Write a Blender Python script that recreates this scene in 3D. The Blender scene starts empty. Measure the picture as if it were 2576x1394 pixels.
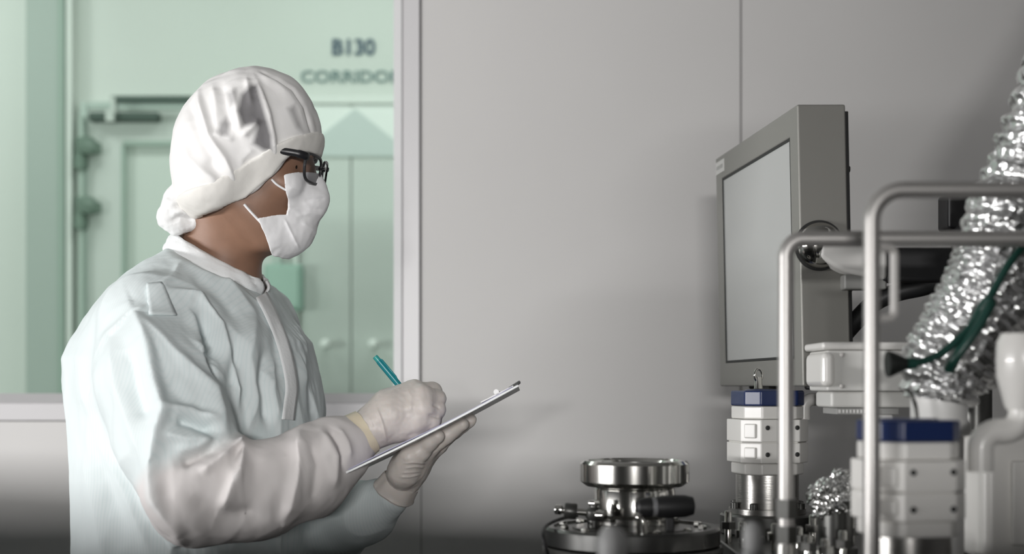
import bpy, bmesh, math, random
import numpy as np
from mathutils import Vector, Matrix, noise as mnoise
from mathutils.bvhtree import BVHTree

random.seed(7)
C = bpy.context.scene.collection
PI = math.pi
FPX = 3600.0          # focal length in pixels of the 2576-wide frame
CAMZ = 1.25
CX, CY = 1288.0, 970.0


def at(px, py, Y):
    return Vector(((px - CX) / FPX * Y, Y, CAMZ + (CY - py) / FPX * Y))


def nat(px, py, Y):
    return np.array(at(px, py, Y))


# ------------------------------------------------------------------ materials
MATS = {}


def mat(name, col, rough=0.5, metal=0.0, noise=0.0, nscale=20.0, bump=0.0, bscale=80.0, emit=0.0,
        spec=0.5, sss=0.0, trans=0.0, aniso=None, coat=0.0):
    if name in MATS:
        return MATS[name]
    m = bpy.data.materials.new(name)
    m.use_nodes = True
    nt = m.node_tree
    b = nt.nodes['Principled BSDF']
    b.inputs['Base Color'].default_value = (*col, 1)
    b.inputs['Roughness'].default_value = rough
    b.inputs['Metallic'].default_value = metal
    b.inputs['Specular IOR Level'].default_value = spec
    b.inputs['Coat Weight'].default_value = coat
    if sss:
        b.inputs['Subsurface Weight'].default_value = sss
        b.inputs['Subsurface Radius'].default_value = (0.02, 0.01, 0.006)
        b.inputs['Subsurface Scale'].default_value = 0.3
    if trans:
        b.inputs['Transmission Weight'].default_value = trans
    tc = nt.nodes.new('ShaderNodeTexCoord')
    if noise:
        n = nt.nodes.new('ShaderNodeTexNoise')
        n.inputs['Scale'].default_value = nscale
        n.inputs['Detail'].default_value = 4
        nt.links.new(tc.outputs['Object'], n.inputs['Vector'])
        r = nt.nodes.new('ShaderNodeMapRange')
        r.inputs['From Min'].default_value = 0.3
        r.inputs['From Max'].default_value = 0.7
        r.inputs['To Min'].default_value = 1 - noise
        r.inputs['To Max'].default_value = 1 + noise
        nt.links.new(n.outputs['Fac'], r.inputs['Value'])
        mx = nt.nodes.new('ShaderNodeVectorMath')
        mx.operation = 'SCALE'
        mx.inputs[0].default_value = col
        nt.links.new(r.outputs['Result'], mx.inputs['Scale'])
        nt.links.new(mx.outputs['Vector'], b.inputs['Base Color'])
    if bump:
        n2 = nt.nodes.new('ShaderNodeTexNoise')
        n2.inputs['Scale'].default_value = bscale
        n2.inputs['Detail'].default_value = 3
        if aniso:
            mp = nt.nodes.new('ShaderNodeMapping')
            mp.inputs['Scale'].default_value = aniso
            nt.links.new(tc.outputs['Object'], mp.inputs['Vector'])
            nt.links.new(mp.outputs['Vector'], n2.inputs['Vector'])
        else:
            nt.links.new(tc.outputs['Object'], n2.inputs['Vector'])
        bp = nt.nodes.new('ShaderNodeBump')
        bp.inputs['Strength'].default_value = bump
        bp.inputs['Distance'].default_value = 0.002
        nt.links.new(n2.outputs['Fac'], bp.inputs['Height'])
        nt.links.new(bp.outputs['Normal'], b.inputs['Normal'])
    if emit:
        b.inputs['Emission Color'].default_value = (*col, 1)
        b.inputs['Emission Strength'].default_value = emit
    MATS[name] = m
    return m


# ------------------------------------------------------------------ mesh helpers
def obj(name, bm, m, parent=None, smooth=True, bevel=0.0, segs=2, solid=0.0):
    me = bpy.data.meshes.new(name)
    if isinstance(bm, bmesh.types.BMesh):
        bmesh.ops.recalc_face_normals(bm, faces=bm.faces)
        bm.to_mesh(me)
        bm.free()
    else:
        v, f = bm
        me.from_pydata([tuple(map(float, p)) for p in v], [], [tuple(int(i) for i in q) for q in f])
    o = bpy.data.objects.new(name, me)
    C.objects.link(o)
    me.materials.append(m)
    if smooth:
        me.shade_smooth()
        if isinstance(bm, bmesh.types.BMesh):
            try:
                me.set_sharp_from_angle(angle=math.radians(38))
            except Exception:
                pass
    if solid:
        md = o.modifiers.new('solid', 'SOLIDIFY')
        md.thickness = solid
        md.offset = 0
    if bevel:
        md = o.modifiers.new('bev', 'BEVEL')
        md.width = bevel
        md.segments = segs
        md.limit_method = 'ANGLE'
        md.angle_limit = math.radians(40)
        md.harden_normals = True
    if parent:
        o.parent = parent
        o.matrix_parent_inverse = Matrix.Identity(4)
        # children are modelled in world space: bring them into the parent's space
        o.matrix_basis = parent_world(parent).inverted() @ o.matrix_basis
    return o


def parent_world(p):
    m = p.matrix_basis.copy()
    while p.parent:
        p = p.parent
        m = p.matrix_basis @ m
    return m


def thing(name, label, cat, loc=(0, 0, 0), group=None):
    o = bpy.data.objects.new(name, None)
    C.objects.link(o)
    o.empty_display_size = 0.05
    o.location = loc
    o.matrix_basis = Matrix.Translation(Vector(loc))
    return tag(o, label, cat, group)


def tag(o, label=None, cat=None, group=None, kind=None):
    if label:
        o['label'] = label
    if cat:
        o['category'] = cat
    if group:
        o['group'] = group
    if kind:
        o['kind'] = kind
    return o


def copy_tree(o, parent=None):
    c = o.copy()
    C.objects.link(c)
    if parent:
        c.parent = parent
    for ch in list(o.children):
        copy_tree(ch, c)
    return c


def box(bm, lo, hi, M=None):
    vs = []
    for z in (lo[2], hi[2]):
        for y in (lo[1], hi[1]):
            for x in (lo[0], hi[0]):
                p = Vector((x, y, z))
                vs.append(bm.verts.new(M @ p if M else p))
    for q in ((0, 2, 3, 1), (4, 5, 7, 6), (0, 1, 5, 4), (2, 6, 7, 3), (0, 4, 6, 2), (1, 3, 7, 5)):
        bm.faces.new([vs[i] for i in q])


def BX(lo, hi, M=None):
    bm = bmesh.new()
    box(bm, lo, hi, M)
    return bm


def lathe(bm, prof, c=(0, 0, 0), axis=(0, 0, 1), n=48, cap=True):
    """prof: list of (radius, height)"""
    ax = Vector(axis).normalized()
    t = Vector((1, 0, 0)) if abs(ax.x) < 0.9 else Vector((0, 1, 0))
    u = ax.cross(t).normalized()
    w = ax.cross(u)
    c = Vector(c)
    rings = []
    for r, h in prof:
        if r < 1e-6:
            rings.append([bm.verts.new(c + ax * h)])
        else:
            rings.append([bm.verts.new(c + ax * h + (u * math.cos(2 * PI * i / n) + w * math.sin(2 * PI * i / n)) * r) for i in range(n)])
    for a, b in zip(rings[:-1], rings[1:]):
        for i in range(n):
            j = (i + 1) % n
            if len(a) == 1 and len(b) == 1:
                continue
            if len(a) == 1:
                bm.faces.new((a[0], b[i], b[j]))
            elif len(b) == 1:
                bm.faces.new((a[i], a[j], b[0]))
            else:
                bm.faces.new((a[i], a[j], b[j], b[i]))
    if cap:
        if len(rings[0]) > 1:
            bm.faces.new(rings[0])
        if len(rings[-1]) > 1:
            bm.faces.new(rings[-1])


def LATHE(prof, c=(0, 0, 0), axis=(0, 0, 1), n=48, cap=True):
    bm = bmesh.new()
    lathe(bm, prof, c, axis, n, cap)
    return bm


def frames(pts):
    pts = [Vector(p) for p in pts]
    T = []
    for i in range(len(pts)):
        a = pts[max(i - 1, 0)]
        b = pts[min(i + 1, len(pts) - 1)]
        T.append((b - a).normalized())
    n = T[0].orthogonal().normalized()
    N = [n]
    for i in range(1, len(pts)):
        q = T[i - 1].rotation_difference(T[i])
        N.append((q @ N[-1]).normalized())
    return pts, T, N


def tube(bm, pts, r, n=20, cap=True, flat=None):
    pts, T, N = frames(pts)
    rings = []
    for i, p in enumerate(pts):
        B = T[i].cross(N[i])
        rr = r[i] if hasattr(r, '__len__') else r
        fx = flat if flat else 1.0
        rings.append([bm.verts.new(p + (N[i] * math.cos(2 * PI * k / n) * fx + B * math.sin(2 * PI * k / n)) * rr) for k in range(n)])
    for a, b in zip(rings[:-1], rings[1:]):
        for k in range(n):
            j = (k + 1) % n
            bm.faces.new((a[k], a[j], b[j], b[k]))
    if cap:
        bm.faces.new(rings[0])
        bm.faces.new(rings[-1])


def TUBE(pts, r, n=20, cap=True, flat=None):
    bm = bmesh.new()
    tube(bm, pts, r, n, cap, flat)
    return bm


def catmull(pts, n=12):
    P = [Vector(p) for p in pts]
    P = [P[0] * 2 - P[1]] + P + [P[-1] * 2 - P[-2]]
    out = []
    for i in range(1, len(P) - 2):
        for k in range(n):
            t = k / n
            a, b, c, d = P[i - 1], P[i], P[i + 1], P[i + 2]
            out.append(0.5 * ((2 * b) + (c - a) * t + (2 * a - 5 * b + 4 * c - d) * t * t + (3 * b - a - 3 * c + d) * t ** 3))
    out.append(P[-2])
    return out


def fillet(pts, r, n=8):
    """polyline with rounded corners"""
    P = [Vector(p) for p in pts]
    out = [P[0]]
    for i in range(1, len(P) - 1):
        a = (P[i - 1] - P[i]).normalized()
        b = (P[i + 1] - P[i]).normalized()
        ang = a.angle(b)
        d = r / math.tan(ang / 2)
        p0, p1 = P[i] + a * d, P[i] + b * d
        cen = P[i] + (a + b).normalized() * (r / math.sin(ang / 2))
        v0, v1 = p0 - cen, p1 - cen
        for k in range(n + 1):
            t = k / n
            q = v0.rotation_difference(v1)
            from mathutils import Quaternion
            out.append(cen + Quaternion().slerp(q, t) @ v0)
    out.append(P[-1])
    return out


# ------------------------------------------------------------------ signed-distance modelling
def L2(a):
    return np.sqrt((a * a).sum(-1))


def smin(a, b, k):
    h = np.maximum(k - np.abs(a - b), 0.0) / k
    return np.minimum(a, b) - h * h * k * 0.25


def smax(a, b, k):
    return -smin(-a, -b, k)


def s_ell(P, c, r, R=None):
    q = P - np.asarray(c, np.float32)
    if R is not None:
        q = q @ R
    r = np.asarray(r, np.float32)
    k0 = L2(q / r)
    k1 = L2(q / (r * r))
    return k0 * (k0 - 1) / np.maximum(k1, 1e-6)


def s_cone(P, a, b, r1, r2):
    a = np.asarray(a, np.float32)
    b = np.asarray(b, np.float32)
    ab = b - a
    t = np.clip(((P - a) @ ab) / max(float(ab @ ab), 1e-9), 0, 1)
    return L2(P - a - t[:, None] * ab) - (r1 + (r2 - r1) * t)


def s_chain(P, pts, rad, k=0.01):
    d = None
    for i in range(len(pts) - 1):
        e = s_cone(P, pts[i], pts[i + 1], rad[i], rad[i + 1])
        d = e if d is None else smin(d, e, k)
    return d


def surface(f, lo, hi, h):
    """surface nets; f(P) on an (N,3) float32 array"""
    lo = np.asarray(lo, np.float32)
    hi = np.asarray(hi, np.float32)
    B = 8
    nb = np.ceil((hi - lo) / (h * B)).astype(int)
    n = nb * B + 1
    cen = [lo[i] + (np.arange(nb[i]) + 0.5) * h * B for i in range(3)]
    G = np.stack(np.meshgrid(*cen, indexing='ij'), -1).reshape(-1, 3).astype(np.float32)
    dc = f(G).reshape(nb)
    V = np.repeat(np.repeat(np.repeat(np.sign(dc), B, 0), B, 1), B, 2).astype(np.float32)
    V = np.pad(V, ((0, 1), (0, 1), (0, 1)), mode='edge')
    keep = np.argwhere(np.abs(dc) < h * B * 0.87 * 1.6 + 2 * h)
    off = np.stack(np.meshgrid(*[np.arange(B + 1)] * 3, indexing='ij'), -1).reshape(-1, 3)
    for s in range(0, len(keep), 300):
        kk = keep[s:s + 300]
        I = (kk[:, None, :] * B + off[None]).reshape(-1, 3)
        P = lo + I.astype(np.float32) * h
        d = f(P.astype(np.float32))
        V[I[:, 0], I[:, 1], I[:, 2]] = d
    # never let the shape touch the border of the grid
    V[0] = np.maximum(V[0], h); V[-1] = np.maximum(V[-1], h)
    V[:, 0] = np.maximum(V[:, 0], h); V[:, -1] = np.maximum(V[:, -1], h)
    V[:, :, 0] = np.maximum(V[:, :, 0], h); V[:, :, -1] = np.maximum(V[:, :, -1], h)
    S = V < 0
    cn = n - 1
    cnt = np.zeros(cn, np.int8)
    for dx in (0, 1):
        for dy in (0, 1):
            for dz in (0, 1):
                cnt += S[dx:dx + cn[0], dy:dy + cn[1], dz:dz + cn[2]]
    act = np.argwhere((cnt > 0) & (cnt < 8))
    idx = np.full(cn, -1, np.int64)
    idx[act[:, 0], act[:, 1], act[:, 2]] = np.arange(len(act))
    acc = np.zeros((len(act), 3), np.float64)
    num = np.zeros(len(act))
    cor = [(i, j, k) for i in (0, 1) for j in (0, 1) for k in (0, 1)]
    for a in cor:
        for ax in range(3):
            if a[ax]:
                continue
            b = list(a)
            b[ax] = 1
            va = V[act[:, 0] + a[0], act[:, 1] + a[1], act[:, 2] + a[2]]
            vb = V[act[:, 0] + b[0], act[:, 1] + b[1], act[:, 2] + b[2]]
            m = (va < 0) != (vb < 0)
            t = np.where(m, va / np.where(m, va - vb, 1), 0)
            p = np.tile(np.asarray(a, float), (len(act), 1))
            p[:, ax] = t
            acc[m] += p[m]
            num[m] += 1
    verts = lo + (act + acc / num[:, None]) * h
    F = []
    for ax in range(3):
        o1, o2 = (ax + 1) % 3, (ax + 2) % 3
        sl0 = [slice(1, -1)] * 3
        sl1 = [slice(1, -1)] * 3
        sl0[ax] = slice(0, -1)
        sl1[ax] = slice(1, None)
        s0 = S[tuple(sl0)]
        s1 = S[tuple(sl1)]
        e = np.argwhere(s0 != s1)
        base = e.copy()
        base[:, o1] += 1
        base[:, o2] += 1
        inside0 = s0[e[:, 0], e[:, 1], e[:, 2]]
        q = []
        for da, db in ((-1, -1), (0, -1), (0, 0), (-1, 0)):
            cc = base.copy()
            cc[:, o1] += da
            cc[:, o2] += db
            q.append(idx[cc[:, 0], cc[:, 1], cc[:, 2]])
        q = np.stack(q, 1)
        q[~inside0] = q[~inside0][:, ::-1]
        F.append(q)
    return verts, np.concatenate(F)


def vnormals(v, f):
    a, b, c, d = v[f[:, 0]], v[f[:, 1]], v[f[:, 2]], v[f[:, 3]]
    n = np.cross(c - a, d - b)
    out = np.zeros_like(v)
    for i in range(4):
        np.add.at(out, f[:, i], n)
    return out / np.maximum(L2(out)[:, None], 1e-12)


def relax(v, f, it=2, lam=0.5):
    for _ in range(it):
        s = np.zeros_like(v)
        c = np.zeros(len(v))
        for i in range(4):
            j = (i + 1) % 4
            np.add.at(s, f[:, i], v[f[:, j]])
            np.add.at(s, f[:, j], v[f[:, i]])
            np.add.at(c, f[:, i], 1)
            np.add.at(c, f[:, j], 1)
        v = v + lam * (s / c[:, None] - v)
    return v


def proj(v):
    return CX + FPX * v[:, 0] / v[:, 1], CY - FPX * (v[:, 2] - CAMZ) / v[:, 1]


def pl_dist(x, y, pl):
    """distance to polyline and parameter 0..1 along it, in frame pixels"""
    best = np.full(len(x), 1e9)
    par = np.zeros(len(x))
    side = np.zeros(len(x))
    seg = [math.hypot(pl[i + 1][0] - pl[i][0], pl[i + 1][1] - pl[i][1]) for i in range(len(pl) - 1)]
    tot = sum(seg)
    acc = 0
    for i in range(len(pl) - 1):
        ax, ay = pl[i]
        bx, by = pl[i + 1]
        dx, dy = bx - ax, by - ay
        t = np.clip(((x - ax) * dx + (y - ay) * dy) / (dx * dx + dy * dy), 0, 1)
        d = np.hypot(x - ax - t * dx, y - ay - t * dy)
        m = d < best
        best[m] = d[m]
        par[m] = ((acc + t * seg[i]) / tot)[m]
        side[m] = np.sign((x - ax) * dy - (y - ay) * dx)[m]
        acc += seg[i]
    return best, par, side


def folds(v, f, lst, yr=(-9, 9), front=0.05):
    """cloth folds: each entry (polyline, amplitude in m, width in px[, asym]) raises or sinks the side nearest the viewer"""
    n = vnormals(v, f)
    x, y = proj(v)
    cam = np.array([0, 0, CAMZ])
    w = (cam - v)
    w = w / L2(w)[:, None]
    fac = np.clip(((n * w).sum(1) - front) / 0.3, 0, 1)
    fac *= (v[:, 1] > yr[0]) & (v[:, 1] < yr[1])
    D = np.zeros(len(v))
    for e in lst:
        pl, amp, wd = e[:3]
        d, t, s = pl_dist(x, y, pl)
        taper = np.clip(np.minimum(t, 1 - t) * 5 + 0.25, 0, 1)
        if len(e) > 3:      # asymmetric: steep on one side, long on the other
            d = np.where(s * e[3] > 0, d * 2.2, d * 0.7)
        D += amp * (np.exp(-(d / wd) ** 2) if amp < 0 else 0.5 * np.exp(-(d / wd) ** 2) + 0.5 * np.exp(-d / wd * 1.3)) * taper
    return v + n * (D * fac)[:, None]


def crumple(v, f, amp, scale, seed=0, stretch=(1, 1, 1)):
    n = vnormals(v, f)
    st = Vector(stretch)
    D = np.array([mnoise.fractal(Vector((p[0] * scale * st.x + seed, p[1] * scale * st.y, p[2] * scale * st.z)), 0.9, 2.0, 3) for p in v])
    return v + n * (D * amp)[:, None]


def wrinkle(v, f, amp, scale, seed=0, stretch=(1, 1, 1), M=None):
    """ridged creases: sharp little ridges with soft valleys"""
    n = vnormals(v, f)
    p = v @ M if M is not None else v
    p = p * np.asarray(stretch) * scale + seed
    D = np.empty(len(v))
    for i, q in enumerate(p):
        a = 1 - abs(mnoise.noise(Vector(q)))
        D[i] = a * a * a
    return v + n * ((D - .45) * amp)[:, None]


def bvh_of(v, f):
    return BVHTree.FromPolygons([tuple(p) for p in v], [tuple(int(i) for i in q) for q in f])


def cast(bvh, px, py, push=0.0):
    o = Vector((0, 0, CAMZ))
    d = (at(px, py, 2.0) - o).normalized()
    h, n, i, dist = bvh.ray_cast(o, d)
    if h is None:
        return None, None
    if n.dot(d) > 0:
        n = -n
    return h + n * push, n


def basis_from(x, y, z, loc=(0, 0, 0)):
    M = Matrix((x, y, z)).transposed().to_4x4()
    M.translation = Vector(loc)
    return M




# =================================================================== the room
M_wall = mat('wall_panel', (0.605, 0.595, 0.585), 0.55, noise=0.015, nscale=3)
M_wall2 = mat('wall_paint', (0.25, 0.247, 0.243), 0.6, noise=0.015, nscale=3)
M_ceil = mat('ceiling_paint', (0.38, 0.38, 0.375), 0.7)
M_floor = mat('floor_vinyl', (0.045, 0.045, 0.048), 0.35, noise=0.1, nscale=8)
M_frame = mat('window_frame_paint', (0.62, 0.61, 0.62), 0.35)
M_seam = mat('sealant', (0.32, 0.31, 0.31), 0.7)
M_cor = mat('corridor_paint', (0.66, 0.68, 0.65), 0.6, noise=0.02, nscale=2)
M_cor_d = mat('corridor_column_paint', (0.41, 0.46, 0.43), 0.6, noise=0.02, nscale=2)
M_door = mat('corridor_door_paint', (0.62, 0.645, 0.62), 0.5, noise=0.02, nscale=2)
M_dark = mat('dark_fitting', (0.07, 0.10, 0.085), 0.5)
M_ink = mat('sign_ink', (0.05, 0.09, 0.14), 0.6)
M_white = mat('white_enamel', (0.74, 0.735, 0.72), 0.35)


def struct(name, bm, m, parent=None, **k):
    o = obj(name, bm, m, parent, **k)
    if not parent:
        o['kind'] = 'structure'
    return o


YW = 2.9                       # the back wall
XR = (988 - CX) / FPX * YW     # right edge of the window glass
XS = (1864 - CX) / FPX * YW    # panel seam
ZB = CAMZ - 20 / FPX * YW      # bottom of the window glass
ZT, XL = 2.36, -2.0
FW = 68 / FPX * YW             # frame width
RX0, RX1, RY0, RY1, RZ = -2.5, 2.3, -1.6, YW, 2.7

struct('floor', BX((RX0, RY0, -0.1), (RX1, RY1 + 0.1, 0)), M_floor, smooth=False)
struct('ceiling', BX((RX0, RY0, RZ), (RX1, RY1 + 0.1, RZ + 0.1)), M_ceil, smooth=False)
bm = bmesh.new()
box(bm, (RX0, YW, 0), (XR + FW + 0.002, YW + 0.08, ZB - FW - 0.002))
box(bm, (RX0, YW, ZT + FW), (XR + FW + 0.002, YW + 0.08, RZ))
box(bm, (RX0, YW, ZB - FW - 0.002), (XL - FW, YW + 0.08, ZT + FW))
box(bm, (XR + FW + 0.004, YW, 0), (XS - 0.002, YW + 0.08, RZ))
box(bm, (XS + 0.002, YW, 0), (RX1, YW + 0.08, RZ))
struct('wall_back', bm, M_wall, smooth=False)
bm = bmesh.new()
box(bm, (XS - 0.0022, YW + 0.006, 0), (XS + 0.0022, YW + 0.07, RZ))
box(bm, (XR + FW + 0.0018, YW + 0.005, 0), (XR + FW + 0.0042, YW + 0.07, RZ))
struct('trim_1', bm, M_seam, smooth=False)
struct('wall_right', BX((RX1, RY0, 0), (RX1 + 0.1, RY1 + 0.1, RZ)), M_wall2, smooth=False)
# left wall and camera-side wall each have an unseen opening added to shape the light
LW = (-0.5, 2.8, 1.13, 2.3)      # y0 y1 z0 z1
bm = bmesh.new()
box(bm, (RX0 - 0.12, RY0, 0), (RX0, RY1 + 0.1, LW[2]))
box(bm, (RX0 - 0.12, RY0, LW[3]), (RX0, RY1 + 0.1, RZ))
box(bm, (RX0 - 0.12, RY0, LW[2]), (RX0, LW[0], LW[3]))
box(bm, (RX0 - 0.12, LW[1], LW[2]), (RX0, RY1 + 0.1, LW[3]))
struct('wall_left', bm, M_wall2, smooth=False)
CW = (-0.9, 0.1, 1.31, 2.3)     # x0 x1 z0 z1
bm = bmesh.new()
box(bm, (RX0, RY0 - 0.12, 0), (RX1, RY0, CW[2]))
box(bm, (RX0, RY0 - 0.12, CW[3]), (RX1, RY0, RZ))
box(bm, (RX0, RY0 - 0.12, CW[2]), (CW[0], RY0, CW[3]))
box(bm, (CW[1], RY0 - 0.12, CW[2]), (RX1, RY0, CW[3]))
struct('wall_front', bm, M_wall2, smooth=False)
def wall_ring(a0, a1, z0, z1, put):
    bm = bmesh.new()
    for lo, hi in (((a0 - .07, z0 - .07), (a1 + .07, z0)), ((a0 - .07, z1), (a1 + .07, z1 + .07)), ((a0 - .07, z0), (a0, z1)), ((a1, z0), (a1 + .07, z1))):
        p, q = put(lo), put(hi)
        box(bm, p[0], q[1])
    return bm


struct('added_opening_left', wall_ring(LW[0], LW[1] - .02, LW[2], LW[3], lambda t: ((RX0 + .001, t[0], t[1]), (RX0 + .015, t[0], t[1]))), M_frame, smooth=False)  # trim round the added left opening
struct('added_opening_front', wall_ring(CW[0], CW[1], CW[2], CW[3], lambda t: ((t[0], RY0 + .001, t[1]), (t[0], RY0 + .015, t[1]))), M_frame, smooth=False)  # trim round the added camera-side opening
struct('baseboard_back', BX((RX0, YW - 0.012, 0), (RX1, YW, 0.1)), M_seam, smooth=False)

# the viewing window: stepped frame and a green-tinted pane
win = bpy.data.objects.new('window_1', None)
C.objects.link(win)
win.location = (XR, YW, ZB)
win.matrix_basis = Matrix.Translation((XR, YW, ZB))
win['kind'] = 'structure'


def ring_frame(w0, w1, y0, y1):
    """rectangular ring from w0 to w1 outside the glass edge"""
    bm = bmesh.new()
    box(bm, (XR + w0, y0, ZB - w1), (XR + w1, y1, ZT + w1))
    box(bm, (XL - w1, y0, ZB - w1), (XL - w0, y1, ZT + w1))
    box(bm, (XL - w0, y0, ZB - w1), (XR + w0, y1, ZB - w0))
    box(bm, (XL - w0, y0, ZT + w0), (XR + w0, y1, ZT + w1))
    return bm


S1 = 25 / FPX * YW
obj('window_frame', ring_frame(S1, FW, YW - 0.004, YW + 0.08), M_frame, win, smooth=False, bevel=0.0015)
# sloping inner bead catching the light
bm = bmesh.new()
corn = lambda w, y: [Vector((XL - w, y, ZB - w)), Vector((XR + w, y, ZB - w)), Vector((XR + w, y, ZT + w)), Vector((XL - w, y, ZT + w))]
rings = [[bm.verts.new(p) for p in corn(w, y)] for w, y in ((S1, YW - 0.003), (S1 * 0.9, YW - 0.006), (0.0, YW + 0.022), (0.0, YW + 0.05), (S1, YW + 0.05))]
for a, b in zip(rings, rings[1:] + rings[:1]):
    for i in range(4):
        j = (i + 1) % 4
        bm.faces.new((a[i], a[j], b[j], b[i]))
obj('glazing_bead', bm, M_frame, win, smooth=False)
gm = bpy.data.materials.new('tinted_glass')
gm.use_nodes = True
nt = gm.node_tree
nt.nodes.clear()
out = nt.nodes.new('ShaderNodeOutputMaterial')
tr = nt.nodes.new('ShaderNodeBsdfTransparent')
tr.inputs['Color'].default_value = (0.90, 0.955, 0.925, 1)
gl = nt.nodes.new('ShaderNodeBsdfGlossy')
gl.inputs['Roughness'].default_value = 0.02
fr = nt.nodes.new('ShaderNodeFresnel')
fr.inputs['IOR'].default_value = 1.16
mx = nt.nodes.new('ShaderNodeMixShader')
nt.links.new(fr.outputs['Fac'], mx.inputs['Fac'])
nt.links.new(tr.outputs['BSDF'], mx.inputs[1])
nt.links.new(gl.outputs['BSDF'], mx.inputs[2])
nt.links.new(mx.outputs['Shader'], out.inputs['Surface'])
obj('pane', BX((XL - 0.004, YW + 0.028, ZB - 0.004), (XR + 0.004, YW + 0.0285, ZT + 0.004)), gm, win, smooth=False)

# =================================================================== the corridor beyond the window
YC = 4.5
def cxx(px, Y=YC):
    return (px - CX) / FPX * Y
def czz(py, Y=YC):
    return CAMZ + (CY - py) / FPX * Y
CL, CR = -3.2, 1.2
struct('wall_corridor', BX((CL, YC, 0), (CR, YC + 0.1, 2.9)), M_cor, smooth=False)
bm = bmesh.new()
box(bm, (CL - 0.1, YW + 0.1, 0), (CL, YC + 0.1, 2.9))
box(bm, (CR, YW + 0.1, 0), (CR + 0.1, YC + 0.1, 2.9))
struct('wall_corridor_ends', bm, M_cor, smooth=False)
struct('floor_corridor', BX((CL, YW + 0.1, -0.1), (CR, YC + 0.1, 0)), mat('corridor_floor', (0.3, 0.33, 0.31), 0.4), smooth=False)
struct('ceiling_corridor', BX((CL, YW + 0.1, 2.9), (CR, YC + 0.1, 3.0)), M_ceil, smooth=False)
# column: a boxed-in pier with a dark edge and a pale corner bead
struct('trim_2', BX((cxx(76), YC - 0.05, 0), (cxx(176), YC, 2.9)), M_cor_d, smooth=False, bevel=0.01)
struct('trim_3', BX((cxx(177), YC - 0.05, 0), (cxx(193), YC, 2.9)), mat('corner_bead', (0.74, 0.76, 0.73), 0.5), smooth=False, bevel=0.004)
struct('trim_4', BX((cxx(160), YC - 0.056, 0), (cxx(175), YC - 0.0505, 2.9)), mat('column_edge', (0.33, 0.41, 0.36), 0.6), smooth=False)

# the door behind the person's shoulder: frame, leaf, vision panel, closer, hinges
d1 = bpy.data.objects.new('door_1', None)
C.objects.link(d1)
d1.matrix_basis = Matrix.Translation((cxx(350), YC, 0))
d1['kind'] = 'structure'
bm = bmesh.new()
zt = czz(277)
box(bm, (cxx(208), YC - 0.035, 0), (cxx(228), YC, zt + 0.02))
box(bm, (cxx(228), YC - 0.035, zt - 0.004), (cxx(690), YC, zt + 0.02))
box(bm, (cxx(690), YC - 0.035, 0), (cxx(712), YC, zt + 0.02))
obj('door_frame', bm, mat('door_frame_paint', (0.47, 0.54, 0.5), 0.5), d1, smooth=False, bevel=0.004)
bm = bmesh.new()
x0, x1, z0, z1 = cxx(320), cxx(600), czz(1250), czz(368)
box(bm, (cxx(228), YC - 0.028, 0.01), (x0, YC, zt - 0.004))
box(bm, (x1, YC - 0.028, 0.01), (cxx(690), YC, zt - 0.004))
box(bm, (x0, YC - 0.028, z1), (x1, YC, zt - 0.004))
box(bm, (x0, YC - 0.028, 0.01), (x1, YC, z0))
obj('door_leaf', bm, M_door, d1, smooth=False)
obj('vision_panel', BX((x0, YC - 0.01, z0), (x1, YC, z1)), mat('frosted_panel', (0.67, 0.71, 0.67), 0.3), d1, smooth=False)
bm = bmesh.new()
box(bm, (x0 - 0.004, YC - 0.034, z1 - 0.003), (x1 + 0.004, YC - 0.008, z1 + 0.012))
box(bm, (x0 - 0.01, YC - 0.034, z0), (x0 + 0.002, YC - 0.008, z1))
obj('glazing_strip', bm, mat('glazing_strip', (0.38, 0.46, 0.41), 0.5), d1, smooth=False)
cl = obj('door_closer', BX((cxx(238), YC - 0.07, czz(314)), (cxx(412), YC - 0.028, czz(292))), M_dark, d1, smooth=False, bevel=0.006)
obj('closer_arm', BX((cxx(296), YC - 0.085, czz(273)), (cxx(500), YC - 0.07, czz(254))), M_dark, cl, smooth=False, bevel=0.004)
bm = bmesh.new()
box(bm, (cxx(284), YC - 0.087, czz(318)), (cxx(306), YC - 0.0705, czz(288)))
box(bm, (cxx(298), YC - 0.09, czz(300)), (cxx(310), YC - 0.0655, czz(258)))
obj('closer_bracket', bm, mat('closer_bracket', (0.6, 0.63, 0.6), 0.4), cl, smooth=False, bevel=0.003)
for py in (388, 536):
    bm = bmesh.new()
    lathe(bm, [(0, -0.05), (0.016, -0.05), (0.016, 0.05), (0, 0.05)], (cxx(214), YC - 0.05, czz(py + 6)), n=16)
    lathe(bm, [(0, -0.02), (0.022, -0.02), (0.022, 0.02), (0, 0.02)], (cxx(216), YC - 0.052, czz(py + 28)), n=16)
    lathe(bm, [(0, 0), (0.026, 0.0), (0.03, 0.02), (0, 0.03)], (cxx(230), YC - 0.05, czz(py - 10)), axis=(0.5, -0.8, 0.2), n=16)
    box(bm, (cxx(214), YC - 0.055, czz(py + 4)), (cxx(262), YC - 0.03, czz(py - 22)))
    obj('hinge', bm, mat('hinge_metal', (0.17, 0.23, 0.19), 0.4, 0.2), d1)
obj('hinge_rod', TUBE([(cxx(217), YC - 0.048, czz(300)), (cxx(217), YC - 0.048, 0.2)], 0.009, 12), mat('hinge_rod', (0.45, 0.53, 0.48), 0.4), d1)

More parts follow.
